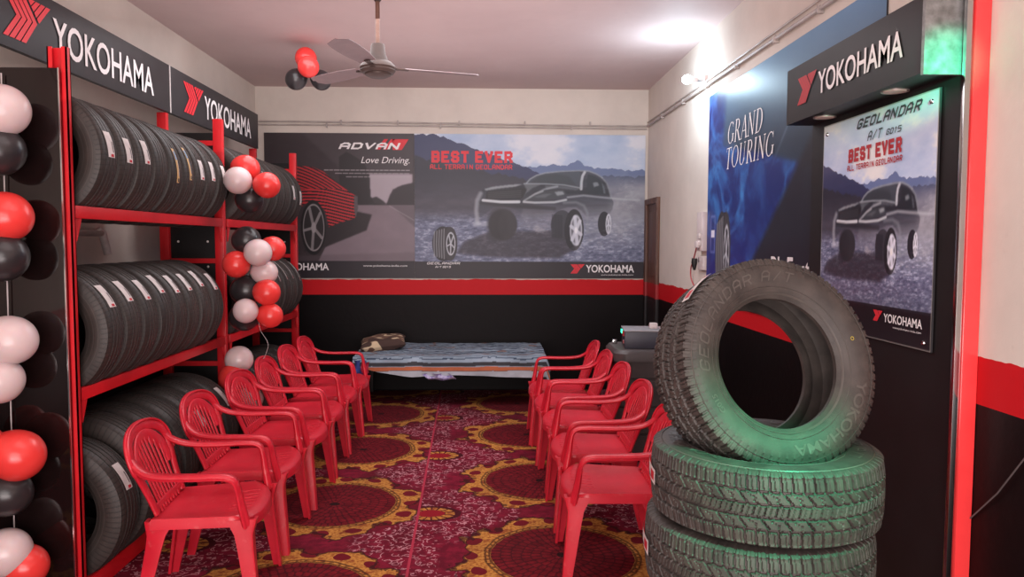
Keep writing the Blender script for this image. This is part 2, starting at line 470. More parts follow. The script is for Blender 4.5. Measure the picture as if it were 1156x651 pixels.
def block2d(body, w, h, sw=.2, shear=0.0, gap=.32, slab=False, asp=1.0):
    vs, fs, wid = [], [], []; x = 0; word = 0
    def seg(p, q, e=.5):
        p = Vector((p[0] * asp, p[1])); q = Vector((q[0] * asp, q[1]))
        d = (q - p).normalized(); n = Vector((-d.y, d.x)) * sw / 2; p = p - d * sw * e * .8; q = q + d * sw * e * .8
        o = len(vs)
        for a in (p + n, q + n, q - n, p - n): vs.append((a.x + x, a.y))
        fs.append([o, o + 3, o + 2, o + 1]); wid.append(word)
    for ch in body:
        if ch == ' ': x += .55 * asp; word += 1; continue
        for pl in BLK[ch]:
            for i in range(len(pl) - 1): seg(pl[i], pl[i + 1])
        if slab:
            feet = {'T': [(.35, 0)], 'I': [(.35, 0), (.35, 1)], 'V': [(0, 1), (.7, 1)], 'R': [(0, 0), (.7, 0)], 'A': [(0, 0), (.7, 0)], 'N': [(0, 0), (0, 1), (.7, 1)]}.get(ch, [])
            for (a, b) in feet: seg((a - .13, b), (a + .13, b), .2)
        x += (.7 + gap) * asp + sw * .5
    vs = [(a + shear * b, b) for a, b in vs]
    out = Art(fit2d(vs, fs, w, h)); out.words = wid; return out
class Art(tuple): words = None

def serif2d(body, w, h, shear=.22):
    vs, fs = [], []; X = [0]
    def quad(p, q, w_):
        p, q = Vector(p), Vector(q); d = (q - p).normalized(); n = Vector((-d.y, d.x)) * w_ / 2; o = len(vs)
        for a in (p + n, q + n, q - n, p - n): vs.append((a.x + X[0], a.y))
        fs.append([o, o + 3, o + 2, o + 1])
    def vq(x0, x1, xx, w_):  # vertical stroke
        quad((xx, x0), (xx, x1), w_)
    def sf(x, y, w_=.24): quad((x - w_ / 2, y), (x + w_ / 2, y), .035)
    def arc(cx, cy, rx, ry, a0, a1, wt=.12, wn=.04, n=20):
        o = len(vs)
        for k in range(n + 1):
            a = math.radians(a0 + (a1 - a0) * k / n); c, s = math.cos(a), math.sin(a); t = wn + (wt - wn) * abs(c) ** 1.5
            vs.append((cx + (rx + t / 2) * c + X[0], cy + (ry + wn / 2) * s)); vs.append((cx + (rx - t / 2) * c + X[0], cy + (ry - wn / 2) * s))
        for k in range(n): fs.append([o + 2 * k, o + 2 * k + 1, o + 2 * k + 3, o + 2 * k + 2])
    for ch in body:
        adv = .85
        if ch == 'G': arc(.4, .5, .34, .48, 48, 325); vq(.08, .42, .7, .11); sf(.7, .42); quad((.64, .2), (.7, .72), 0.001); vq(.74, .98, .66, .03); adv = .92
        if ch == 'O': arc(.42, .5, .36, .48, 0, 360, n=36); adv = .95
        if ch == 'D': vq(0, 1, .16, .11); sf(.16, .985); sf(.16, .015); quad((.16, .98), (.36, .98), .04); quad((.16, .02), (.36, .02), .04); arc(.34, .5, .36, .48, -90, 90); adv = .88
        if ch == 'R': vq(0, 1, .16, .11); sf(.16, .985); sf(.16, .015); quad((.16, .98), (.36, .98), .04); quad((.16, .5), (.36, .5), .04); arc(.34, .74, .22, .24, -90, 90); quad((.36, .5), (.68, .02), .11); sf(.7, .015, .2); adv = .84
        if ch == 'A': quad((.06, 0), (.36, 1), .04); quad((.36, 1), (.68, 0), .11); quad((.16, .34), (.56, .34), .035); sf(.06, .015, .2); sf(.68, .015, .24); adv = .82
        if ch == 'N': vq(0, 1, .12, .04); quad((.12, .97), (.66, .03), .11); vq(0, 1, .66, .04); sf(.12, .015, .22); sf(.1, .985, .2); sf(.66, .985, .22); adv = .88
        if ch == 'T': quad((0, .98), (.66, .98), .04); vq(0, 1, .33, .11); sf(.33, .015); vq(.82, 1, .02, .03); vq(.82, 1, .64, .03); adv = .78
        if ch == 'U': vq(.3, 1, .14, .11); arc(.38, .3, .24, .28, 180, 360, .1, .04); vq(.3, 1, .62, .04); sf(.14, .985); sf(.62, .985, .2); adv = .86
        if ch == 'I': vq(0, 1, .16, .11); sf(.16, .985); sf(.16, .015); adv = .42
        X[0] += adv
    vs = [(a + shear * b, b) for a, b in vs]
    return fit2d(vs, fs, w, h)

def emblem2d(w, h, striped=True):
    """chevron Y emblem: bars run from the upper left down to a bend, then down-left; the right arm joins the bend"""
    vs, fs = [], []
    def q(pts):
        o = len(vs); vs.extend(pts); fs.append(list(range(o, o + len(pts))))
    n = 4; g = .18 if striped else .06
    for i in range(n):  # left chevrons
        a0, a1 = i / n, (i + 1 - g) / n
        W = .46
        tl0, tl1 = (a0 * W, 1), (a1 * W, 1)
        m0, m1 = (.27 + a0 * W * .95, .52 + a0 * .0), (.27 + a1 * W * .95, .52)
        b0, b1 = (a0 * W, 0), (a1 * W, 0)
        o = len(vs); vs.extend([tl0, tl1, m1, m0, b1, b0]); fs.append([o, o + 3, o + 2, o + 1]); fs.append([o + 3, o + 5, o + 4, o + 2])
    for i in range(n):  # right arm bars
        a0, a1 = i / n, (i + 1 - g) / n
        p0 = (.74 - .235 * (1 - a0), 1.0 - .46 * 0 ) 
        s0 = Vector((.52, .95)).lerp(Vector((.735, .535)), a0); s1 = Vector((.52, .95)).lerp(Vector((.735, .535)), a1)
        e0 = Vector((.56, 1.0)).lerp(Vector((1.0, 1.0)), a0); e1 = Vector((.56, 1.0)).lerp(Vector((1.0, 1.0)), a1)
        q([(e0.x, e0.y), (s0.x, s0.y), (s1.x, s1.y), (e1.x, e1.y)])
    return fit2d(vs, fs, w, h)

# ------------------------------------------------------------------ painted prints (vertex colour grids)
class Canvas:
    """print artwork: X0..X1 / Y0..Y1 are artwork units with Y down"""
    def __init__(s, w, h, res, box):
        s.nx, s.ny = int(w / res) + 1, int(h / res) + 1; s.w, s.h = w, h
        u = np.linspace(box[0], box[2], s.nx); v = np.linspace(box[1], box[3], s.ny)
        s.U, s.V = np.meshgrid(u, v); s.c = np.zeros((s.ny, s.nx, 3)); s.px = (box[2] - box[0]) / s.nx
    def blur(s, m, k):
        for _ in range(int(k)):
            p = np.pad(m, 1, mode='edge'); m = (p[:-2, 1:-1] + p[2:, 1:-1] + p[1:-1, :-2] + p[1:-1, 2:] + 2 * m) / 6
        return m
    def over(s, m, color):
        c = np.array(color, dtype=float) / 255 if not isinstance(color, np.ndarray) else color / 255
        s.c = s.c * (1 - m[..., None]) + c * m[..., None]
    def poly(s, pts, color, a=1.0, soft=0, mod=None):
        m = np.zeros_like(s.U); n = len(pts); ins = np.zeros(s.U.shape, bool)
        for i in range(n):
            x0, y0 = pts[i]; x1, y1 = pts[(i + 1) % n]
            if y0 == y1: continue
            cnd = ((s.V >= min(y0, y1)) & (s.V < max(y0, y1)))
            xi = x0 + (s.V - y0) * (x1 - x0) / (y1 - y0)
            ins ^= cnd & (s.U < xi)
        m = ins.astype(float) * a
        if soft: m = s.blur(m, soft)
        if mod is not None: m = m * mod
        s.over(m, color)
    def line(s, pts, w, color, a=1.0, soft=1.0):
        d = np.full(s.U.shape, 1e9)
        for (x0, y0), (x1, y1) in zip(pts[:-1], pts[1:]):
            dx, dy = x1 - x0, y1 - y0; L = dx * dx + dy * dy + 1e-9
            t = np.clip(((s.U - x0) * dx + (s.V - y0) * dy) / L, 0, 1)
            d = np.minimum(d, np.hypot(s.U - x0 - t * dx, s.V - y0 - t * dy))
        s.over(np.clip((w / 2 + soft * s.px - d) / (soft * s.px + 1e-6), 0, 1) * a, color)
    def ell(s, cx, cy, rx, ry, color, a=1.0, soft=.06, ring=None):
        d = np.hypot((s.U - cx) / rx, (s.V - cy) / ry)
        if ring: m = np.clip((ring - np.abs(d - 1)) / soft, 0, 1)
        else: m = np.clip((1 - d) / soft + .5, 0, 1)
        s.over(m * a, color)
    def noise(s, seed, fx, fy, octv=4, rough=.55, wu=None, wv=None):
        rg = np.random.RandomState(seed); out = np.zeros_like(s.U); amp = 1; tot = 0
        U = (s.U if wu is None else wu); Vv = (s.V if wv is None else wv)
        for o in range(octv):
            g = rg.rand(64, 64); x = U * fx * 2 ** o + 7.3; y = Vv * fy * 2 ** o + 3.1
            xi = np.floor(x).astype(int); yi = np.floor(y).astype(int); fx_ = x - xi; fy_ = y - yi
            fx_ = fx_ * fx_ * (3 - 2 * fx_); fy_ = fy_ * fy_ * (3 - 2 * fy_)
            a = g[yi % 64, xi % 64]; b = g[yi % 64, (xi + 1) % 64]; c = g[(yi + 1) % 64, xi % 64]; d = g[(yi + 1) % 64, (xi + 1) % 64]
            out += amp * ((a * (1 - fx_) + b * fx_) * (1 - fy_) + (c * (1 - fx_) + d * fx_) * fy_); tot += amp; amp *= rough
        return out / tot
    def mesh(s, name, T, material, gain=1.0, zfun=None):
        """T maps (x right, y up) metres with the origin at the lower left corner"""
        x = np.linspace(0, s.w, s.nx); y = np.linspace(s.h, 0, s.ny); X, Y = np.meshgrid(x, y)
        co = np.stack([X.ravel(), Y.ravel(), np.zeros(X.size), np.ones(X.size)], 1)
        if zfun is not None: co[:, 2] = zfun(X, Y).ravel()
        co = (np.array(T) @ co.T).T[:, :3]
        return grid_mesh(name, co, s.nx, s.ny, s2l(np.clip(s.c * gain, 0, 1)), material)
def grid_mesh(name, co, nx, ny, colr, material, flip=False):
    idx = np.arange(nx * ny).reshape(ny, nx)
    q = np.stack([idx[1:, :-1], idx[1:, 1:], idx[:-1, 1:], idx[:-1, :-1]], -1).reshape(-1, 4)
    if flip: q = q[:, ::-1]
    me = bpy.data.meshes.new(name); nf = len(q)
    me.vertices.add(nx * ny); me.vertices.foreach_set('co', co.astype(np.float32).ravel())
    me.loops.add(nf * 4); me.loops.foreach_set('vertex_index', q.astype(np.int32).ravel())
    me.polygons.add(nf); me.polygons.foreach_set('loop_start', np.arange(0, nf * 4, 4, dtype=np.int32))
    me.update(calc_edges=True)
    if colr is not None:
        at = me.color_attributes.new('Print', 'FLOAT_COLOR', 'POINT')
        c4 = np.ones((nx * ny, 4), np.float32); c4[:, :3] = np.asarray(colr).reshape(-1, 3)
        at.data.foreach_set('color', c4.ravel())
    me.materials.append(material); me.update(); return me

# ================================================================== THE ROOM
XL, XR, YB, ZC, YF = -2.45, 1.73, 8.14, 3.235, -0.4
def slab(name, a, b, m): return struct(MB().box(a, b).build(name, m))
slab('floor', (XL - .1, YF, -.1), (XR + .1, YB + .1, -0.006), M['black_board'])
slab('ceiling', (XL - .1, YF, ZC), (XR + .1, YB + .1, ZC + .1), M['ceiling'])
slab('wall_left', (XL - .1, YF, 0), (XL, YB + .1, ZC), M['wall'])
slab('wall_right', (XR, YF, 0), (XR + .1, YB + .1, ZC), M['wall'])
slab('wall_back', (XL, YB, 0), (XR, YB + .1, ZC), M['wall'])
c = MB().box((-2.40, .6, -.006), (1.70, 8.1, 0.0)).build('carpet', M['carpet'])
tag(c, 'crimson carpet with golden medallions and pale scrollwork covering the floor', 'carpet')

# brown door set in the right wall near the back corner
def base_root(name, loc, label=None, cat=None, group=None, rz=0): return empty(name, loc, rz, label, cat, group)
dr = empty('door_1', (XR - .01, 7.8, 0)); struct(dr)
mb = MB(); b0 = (XR - .01, 7.8, 0)
mb.box((XR - .012, 7.60, 0), (XR - .002, 8.04, 2.0)); mb.box((XR - .018, 7.68, 1.25), (XR - .010, 7.96, 1.92), bev=.004); mb.box((XR - .018, 7.68, .2), (XR - .010, 7.96, 1.0), bev=.004)
struct(mb.build('door_leaf', M['door'], dr, b0))
mb = MB(); mb.box((XR - .035, 7.52, 0), (XR - .001, 7.60, 2.06), bev=.004); mb.box((XR - .035, 8.04, 0), (XR - .001, 8.12, 2.06), bev=.004); mb.box((XR - .035, 7.6, 2.0), (XR - .001, 8.04, 2.06), bev=.004)
struct(mb.build('door_frame', M['door'], dr, b0))

# ================================================================== PRINTS
def off_road(cv, band):
    """grey-blue river crossing with mountains; the artwork of the off-road tyre posters"""
    U, Vv = cv.U, cv.V
    n1 = cv.noise(3, .008, .014, 5); n2 = cv.noise(5, .02, .05, 4); n3 = cv.noise(9, .05, .12, 4, .7)
    sky = np.stack([150 + 70 * n1, 172 + 52 * n1, 205 + 30 * n1], -1)
    cv.c[:] = sky / 255
    cl = np.clip((n1 - .52) * 6, 0, 1)[..., None]; cv.c = cv.c * (1 - cl * .6) + np.array([228, 226, 230]) / 255 * cl * .6
    rs = np.random.RandomState(4)
    def ridge(base, amp, color, a, seed, x0=-300, x1=1200, soft=0, fn=None):
        xs = np.arange(x0, x1, 14); r = np.random.RandomState(seed); ys = []
        for x in xs: ys.append((fn(x) if fn else base) + amp * (r.rand() - .5))
        cv.poly([(x0, 900)] + list(zip(xs, ys)) + [(x1, 900)], color, a, soft)
    ridge(178, 12, (98, 112, 150), .9, 1, fn=lambda x: 178 - 26 * math.exp(-((x - 690) / 35) ** 2) - 10 * math.exp(-((x - 600) / 60) ** 2) + (8 if x > 850 else 0))
    ridge(200, 14, (70, 78, 104), .8, 2, fn=lambda x: 205 + (x - 500) * .02)
    ridge(0, 12, (56, 60, 92), .95, 6, x1=620, fn=lambda x: 48 + max(0, x - 120) * .36)
    ridge(0, 16, (52, 50, 58), .85, 8, x1=560, soft=2, fn=lambda x: 120 + max(0, x + 60) * .2)
    # valley floor haze and water
    m = np.clip((Vv - 200) / 120, 0, 1); cv.over(m * .8, np.stack([72 + 26 * n2, 68 + 26 * n2, 76 + 30 * n2], -1))
    wat = np.stack([60 + 120 * n3, 66 + 120 * n3, 92 + 120 * n3], -1)
    m = np.clip((Vv - 345) / 60, 0, 1); cv.over(m * .85, wat)
    m = np.clip((U - 480) / 380, 0, 1) * np.clip((Vv - 200) / 60, 0, 1) * np.clip((520 - Vv) / 120, 0, 1)
    cv.over(m * (.35 + .65 * n1) * .95, (176, 178, 186))
    gl = np.clip((n3 - .58) * 7, 0, 1) * np.clip((Vv - 370) / 60, 0, 1); cv.over(gl * .5, (190, 196, 214))
    # shadow below the car
    cv.poly([(230, 480), (330, 440), (650, 430), (700, 500), (620, 545), (330, 540), (200, 525)], (50, 44, 50), .7, 16)
    # car body: dark, glossy, dissolving into spray toward the sills
    body = [(280, 330), (284, 300), (294, 276), (312, 264), (350, 255), (420, 247), (474, 243), (492, 226), (520, 210), (560, 200), (620, 193), (700, 189), (742, 191), (772, 202), (796, 216), (815, 238), (826, 268), (834, 298), (844, 318), (840, 345), (826, 368), (770, 372), (735, 378), (712, 352), (690, 338), (655, 338), (630, 345), (600, 362), (470, 362), (420, 342), (390, 334), (350, 340), (325, 362), (300, 380), (284, 380)]
    fade = np.clip(1.0 - (Vv - 300) / 95, .30, 1) * np.clip(1.25 - (U - 640) / 520 * (Vv > 290), .4, 1)
    gl2 = cv.noise(41, .006, .05, 4, .6)
    bc = np.stack([44 + 46 * gl2, 45 + 47 * gl2, 52 + 52 * gl2], -1) - 8
    cv.poly(body, bc, .96, 2, mod=fade)
    cv.poly([(470, 345), (600, 352), (598, 425), (450, 425)], (132, 130, 138), .35, 10)
    cv.poly([(486, 241), (500, 226), (526, 211), (562, 202), (620, 197), (703, 195), (708, 222), (706, 254), (640, 245), (560, 241)], (74, 80, 90), .95, 2)
    cv.poly([(500, 240), (540, 210), (610, 203), (660, 214), (690, 250), (600, 242)], (56, 60, 66), .6, 8)
    cv.poly([(736, 204), (766, 211), (790, 228), (806, 254), (812, 282), (764, 286), (732, 274)], (48, 52, 60), 1, 2)
    cv.poly([(758, 238), (778, 236), (784, 250), (762, 256)], (150, 158, 164), .75, 3)
    cv.poly([(794, 234), (806, 256), (811, 282), (803, 282)], (112, 120, 128), .7, 2)
    cv.line([(724, 196), (715, 212), (711, 236), (710, 264)], 6, (206, 212, 218), .85, 2.5)
    cv.line([(486, 241), (500, 225), (526, 210), (562, 200), (620, 194), (700, 190), (742, 192), (772, 203), (796, 218)], 2.2, (158, 166, 174), .7, 2)
    cv.line([(796, 218), (815, 240), (826, 270), (833, 298)], 3, (150, 158, 166), .6, 2)
    # bonnet sheen
    cv.poly([(312, 266), (350, 256), (420, 248), (474, 245), (440, 256), (370, 264), (320, 272)], (176, 182, 186), .75, 3)
    cv.poly([(474, 246), (545, 247), (510, 262), (484, 282), (474, 298), (486, 268)], (128, 134, 138), .6, 4)
    cv.poly([(560, 250), (640, 252), (706, 262), (690, 270), (620, 262), (566, 266)], (110, 116, 122), .55, 4)
    cv.line([(476, 244), (560, 244), (640, 248), (708, 260)], 2, (160, 168, 174), .7, 2)
    cv.line([(612, 254), (560, 266), (524, 284), (500, 300)], 2.5, (186, 192, 198), .55, 3)
    # grille and lamps
    cv.poly([(322, 276), (400, 266), (476, 262), (486, 268), (468, 304), (400, 308), (318, 308)], (38, 36, 40), .9, 3)
    for k_ in range(4): cv.line([(330, 281 + k_ * 7), (462, 272 + k_ * 8)], 1.3, (90, 92, 98), .4, 2)
    cv.line([(308, 312), (380, 318), (455, 317)], 8, (216, 220, 224), .9, 2)
    cv.line([(300, 322), (380, 330), (470, 336), (600, 344)], 5, (40, 38, 42), .5, 4)
    cv.poly([(476, 312), (520, 286), (565, 270), (640, 268), (652, 288), (622, 300), (560, 308)], (66, 70, 76), .9, 3)
    cv.line([(474, 317), (520, 320), (600, 318), (648, 308)], 4, (206, 212, 216), .8, 2.5)
    cv.line([(476, 312), (520, 286), (552, 274)], 2.5, (180, 186, 190), .6, 2.5)
    cv.poly([(600, 276), (634, 273), (642, 286), (612, 292)], (176, 184, 190), .7, 4); cv.poly([(510, 298), (560, 284), (590, 284), (560, 300)], (120, 126, 132), .5, 4)
    cv.line([(655, 298), (720, 290), (800, 298), (880, 305), (950, 308)], 2.2, (186, 192, 198), .6, 3)
    cv.line([(640, 320), (690, 318), (722, 332), (736, 360), (738, 440)], 3, (150, 156, 164), .45, 4)
    cv.line([(298, 284), (284, 312), (280, 352), (286, 402)], 7, (180, 184, 190), .6, 5)
    cv.line([(276, 408), (322, 408)], 9, (196, 200, 210), .5, 5)
    cv.line([(735, 440), (800, 428)], 2, (150, 156, 164), .4, 4)
    # wheels
    cv.ell(390, 410, 58, 64, (56, 53, 58), 1, .12); cv.ell(368, 410, 42, 60, (44, 41, 46), .8, .4)
    cv.ell(405, 412, 36, 54, (58, 55, 60), .5, .3)
    cv.ell(632, 412, 46, 62, (64, 64, 72), 1, .08)
    for k in range(9): cv.line([(592 + k * 5, 368 + k * .5), (592 + k * 5, 462)], 1.4, (38, 38, 46), .6)
    cv.ell(682, 430, 40, 84, (46, 46, 52), 1, .05); cv.ell(690, 432, 27, 66, (86, 88, 96), 1, .05)
    cv.ell(690, 432, 25, 62, (196, 198, 210), 1, .12); cv.ell(690, 432, 20, 53, (108, 110, 120), 1, .2)
    for k in range(6):
        a = k * PI / 3 + .3; cv.line([(690, 432), (690 + 21 * math.cos(a), 432 + 56 * math.sin(a))], 9, (212, 214, 226), .9, 2.5)
    cv.ell(690, 432, 6, 13, (236, 238, 244), 1, .2)
    cv.ell(806, 405, 26, 50, (50, 50, 58), 1, .07); cv.ell(824, 406, 12, 42, (206, 208, 218), .95, .1)
    cv.ell(824, 406, 8, 33, (120, 124, 134), .9, .15)
    for k in range(5):
        a = k * PI / 2.5 + .3; cv.line([(824, 406), (824 + 9 * math.cos(a), 406 + 36 * math.sin(a))], 3, (210, 212, 222), .9)
    # spray
    sp = np.clip((cv.noise(21, .02, .03, 5, .7) - .42) * 4, 0, 1)
    m = np.clip(1 - np.hypot((U - 800) / 170, (Vv - 470 + (U - 800) * .45) / 42), 0, 1); cv.over(m * sp * .95, (198, 198, 204))
    m = np.clip(1 - np.hypot((U - 900) / 90, (Vv - 300) / 130), 0, 1); cv.over(m * sp * .6, (190, 192, 200))
    m = np.clip(1 - np.hypot((U - 520) / 110, (Vv - 430) / 26), 0, 1); cv.over(m * sp, (170, 168, 176))
    cv.poly([(-900, band), (2000, band), (2000, 2000), (-900, 2000)], (46, 42, 47), 1)
def small_tyre(cv, cx, cy, rx, ry, k=1.0):
    cv.ell(cx - rx * .18, cy, rx * .82, ry, (52, 50, 54), 1, .05)
    cv.poly([(cx - rx * .3, cy - ry), (cx + rx * .35, cy - ry * .97), (cx + rx * .35, cy + ry * .97), (cx - rx * .3, cy + ry)], (52, 50, 54), 1)
    cv.ell(cx + rx * .42, cy, rx * .56, ry * .98, (62, 60, 64), 1, .05)
    for q in range(5): cv.line([(cx - rx * (.82 - q * .19), cy - ry * (.7 + q * .04)), (cx - rx * (.86 - q * .19), cy), (cx - rx * (.82 - q * .19), cy + ry * (.7 + q * .04))], rx * .05, (150, 150, 156), .75)
    cv.ell(cx + rx * .46, cy, rx * .36, ry * .68, (190, 192, 200), 1, .08); cv.ell(cx + rx * .46, cy, rx * .29, ry * .58, (50, 48, 52), 1, .1)
    for q in range(5):
        a = q * 2 * PI / 5 + .4; cv.line([(cx + rx * .46, cy), (cx + rx * (.46 + .28 * math.cos(a)), cy + ry * .56 * math.sin(a))], rx * .07, (190, 192, 200), .9)

Zp0, Zp1 = 1.213, 2.752
def back_frame(x0): return frame((x0, YB - .012, Zp0), (1, 0, 0), (0, 0, 1))
def poster(name, cv, T, label, cat='poster', m='poster', gain=1.0, thick=.008):
    me = cv.mesh(name, T, M[m], gain)
    o0 = T @ Vector((cv.w / 2, 0, 0))
    root = empty(name, o0, 0, label, cat)
    me.transform(Matrix.Translation(-o0))
    sh = bpy.data.objects.new('printed_sheet', me); put(sh, root)
    mb = MB(); mb.box((0, 0, -thick), (cv.w, cv.h, -.0006), T=T)
    mb.build('backing', M['sign_black'], root, o0)
    return root, o0

# ---- left part of the back wall print : striped red sports car on a road
wA = 1.582; cv = Canvas(wA, Zp1 - Zp0, .0055, (-4, 34, 608, 628))
n = cv.noise(2, .012, .02, 4); cv.c[:] = np.stack([52 + 14 * n, 44 + 12 * n, 48 + 12 * n], -1) / 255
cv.poly([(150, 34), (608, 34), (608, 260), (420, 330), (330, 200)], (76, 68, 72), .6, 20)
cv.poly([(405, 200), (600, 200), (600, 240), (540, 252), (510, 290), (494, 322), (440, 318), (425, 300)], (178, 166, 174), .95, 5)
cv.poly([(300, 130), (330, 110), (350, 120), (400, 150), (424, 200), (428, 290), (445, 322), (340, 330), (300, 240)], (46, 41, 44), .95, 3)
cv.poly([(494, 322), (505, 290), (520, 262), (560, 244), (612, 232), (612, 330), (520, 330)], (56, 50, 54), .95, 3)
cv.poly([(424, 300), (452, 292), (478, 308), (494, 322), (440, 326)], (48, 43, 46), .9, 3)
road = np.stack([124 + 16 * n, 110 + 14 * n, 118 + 14 * n], -1)
cv.poly([(366, 326), (612, 326), (612, 560), (210, 560), (240, 500), (370, 400)], road, .95, 2)
cv.poly([(512, 326), (612, 326), (612, 420)], (100, 90, 96), .8, 4)
cv.line([(505, 330), (612, 392)], 3, (150, 140, 146), .5)
cv.poly([(-4, 540), (612, 520), (612, 560), (-4, 560)], (96, 84, 90), .4, 8)
cv.poly([(150, 520), (240, 500), (410, 430), (432, 366), (366, 352), (300, 400), (200, 420)], (46, 40, 43), .97, 4)
carp = [(-4, 205), (60, 178), (140, 168), (190, 172), (235, 190), (290, 235), (345, 275), (366, 288), (372, 345), (362, 382), (300, 400), (256, 418), (240, 350), (190, 305), (150, 330), (-4, 400)]
cv.poly(carp, (40, 26, 30), 1, 1)
mb_ = np.zeros_like(cv.U)
warp = cv.V + 26 * np.sin((cv.U - 60) / 75.) * .6 - (cv.U - 230) * .42 * (cv.V < 260) - np.clip(cv.U - 250, 0, 200) * .05
st = (np.sin(warp / 13.2 * 2 * PI) > -.15).astype(float)
ins = Canvas.__new__(Canvas); ins.U, ins.V, ins.c, ins.px = cv.U, cv.V, np.zeros(cv.c.shape), cv.px
ins.poly(carp, (255, 255, 255), 1, 1)
cv.over(ins.c[..., 0] * st * .95, (186, 46, 54))
cv.ell(192, 420, 52, 112, (30, 27, 29), 1, .04); cv.ell(193, 420, 44, 98, (120, 114, 116), 1, .04); cv.ell(193, 420, 40, 90, (42, 38, 40), 1, .05)
for k in range(5):
    a = k * 2 * PI / 5 + .5; cv.line([(193, 420), (193 + 38 * math.cos(a), 420 + 88 * math.sin(a))], 9, (134, 128, 130), .95)
cv.ell(193, 420, 10, 22, (150, 144, 146), 1, .2); cv.ell(193, 420, 42, 94, (150, 144, 146), .9, .02, ring=.03)
cv.ell(20, 400, 40, 80, (30, 27, 29), .9, .1)
cv.poly([(360, 288), (374, 290), (376, 340), (366, 380), (360, 350)], (90, 84, 88), .9, 1)
for k in range(3):   # three lines of body copy too small to read
    x = 240 + 45 * k; y = 184 + k * 13.5
    while x < 586:
        l = R_.uniform(10, 26); cv.line([(x, y), (min(x + l, 588), y)], 2.6, (176, 168, 172), .75, .6); x += l + 6
cv.poly([(-50, 556), (700, 556), (700, 700), (-50, 700)], (46, 42, 47), 1)
T = back_frame(-2.362); k = wA / 612.
rootA, oA = poster('wall_poster', cv, T, 'dark poster of a red-striped sports car on a road on the back wall')
mm = lambda x, y: ((x + 4) * k, (628 - y) * (Zp1 - Zp0) / 594.)
def print_parts(root, o0, L, name, art, x, y, m):
    """one mesh per printed word"""
    words = getattr(art, 'words', None)
    if not words or len(set(words)) < 2:
        mb = MB(); add2d(mb, art, x, y, L); return mb.build(name, m, root, o0, fixn=False)
    vs, fs = art
    for w_i in sorted(set(words)):
        ff = [f for f, q in zip(fs, words) if q == w_i]; ids = sorted({i for f in ff for i in f}); mp = {i: k for k, i in enumerate(ids)}
        mb = MB(); add2d(mb, ([vs[i] for i in ids], [[mp[i] for i in f] for f in ff]), x, y, L); mb.build(name, m, root, o0, fixn=False)
def onprint(root, o0, T, name, art, x, y, m): return print_parts(root, o0, T @ Matrix.Translation((0, 0, .0025)), name, art, x, y, m)
x, y = mm(298, 100); onprint(rootA, oA, T, 'brand_lettering', block2d('ADVAN', .66, .075, .3, .3, .25, asp=1.5), x, y, M['white_print'])
mb = MB(); L = T @ Matrix.Translation((0, 0, .0015))
for a, b in (((452, 100), (486, 57)), ((480, 100), (514, 57))):
    p = [mm(a[0], a[1]), mm(a[0] + 16, a[1]), mm(b[0] + 16, b[1]), mm(b[0], b[1])]; mb.poly(p, T=L)
mb.poly([mm(520, 57), mm(586, 57), mm(557, 101), mm(512, 101), mm(535, 68), mm(514, 68)][0:2] + [mm(557, 101), mm(520, 101)], T=L)
mb.build('red_slashes', M['red_print'], rootA, oA, fixn=False)
x, y = mm(390, 164); onprint(rootA, oA, T, 'slogan_lettering', text2d('Love Driving.', .515, .09, .3), x, y, M['white_print'])
x, y = mm(395, 583); onprint(rootA, oA, T, 'web_address', text2d('www.yokohama-india.com', .47, .028), x, y, M['white_print'])
x, y = mm(35, 596); onprint(rootA, oA, T, 'company_lettering', text2d('YOKOHAMA', .565, .078, 0, .02), x, y, M['white_print'])
x, y = mm(-2, 601); x0, y0 = mm(-2, 601); onprint(rootA, oA, T, 'emblem', emblem2d(.09, .1, False), x0 + .005, y0, M['red_print'])

# ---- right part : off-road car in a river
wB = 2.478; cv = Canvas(wB, Zp1 - Zp0, .0052, (29, 46, 973, 628)); off_road(cv, 560); small_tyre(cv, 152, 488, 52, 70)
T = back_frame(-.778); kx = wB / 944.; ky = (Zp1 - Zp0) / 582.
rootB, oB = poster('wall_poster', cv, T, 'wide poster of a dark off-road car splashing through water on the back wall')
mm = lambda x, y: ((x - 29) * kx, (628 - y) * ky)
x, y = mm(98, 163); onprint(rootB, oB, T, 'headline_lettering', block2d('BEST EVER', .87, .135, .33, 0, .36, True), x, y, M['red_print'])
x, y = mm(92, 188); onprint(rootB, oB, T, 'subtitle_lettering', block2d('ALL TERRAIN GEOLANDAR', .88, .055, .22, 0, .3, False), x, y, M['red_print'])
x, y = mm(78, 572); onprint(rootB, oB, T, 'model_lettering', block2d('GEOLANDAR', .36, .026, .2, .3, .3, asp=1.4), x, y, M['white_print'])
x, y = mm(112, 586); onprint(rootB, oB, T, 'model_lettering', block2d('A/T G015', .17, .022, .2, .3, .3, asp=1.2), x, y, M['white_print'])
x, y = mm(732, 604); onprint(rootB, oB, T, 'company_lettering', text2d('YOKOHAMA', .525, .083, 0, .02), x, y, M['white_print'])
x, y = mm(668, 608); onprint(rootB, oB, T, 'emblem', emblem2d(.155, .1, False), x, y, M['red_print'])
x, y = mm(795, 618); onprint(rootB, oB, T, 'web_address', text2d('www.yokohama-india.com', .35, .02), x, y, M['white_print'])

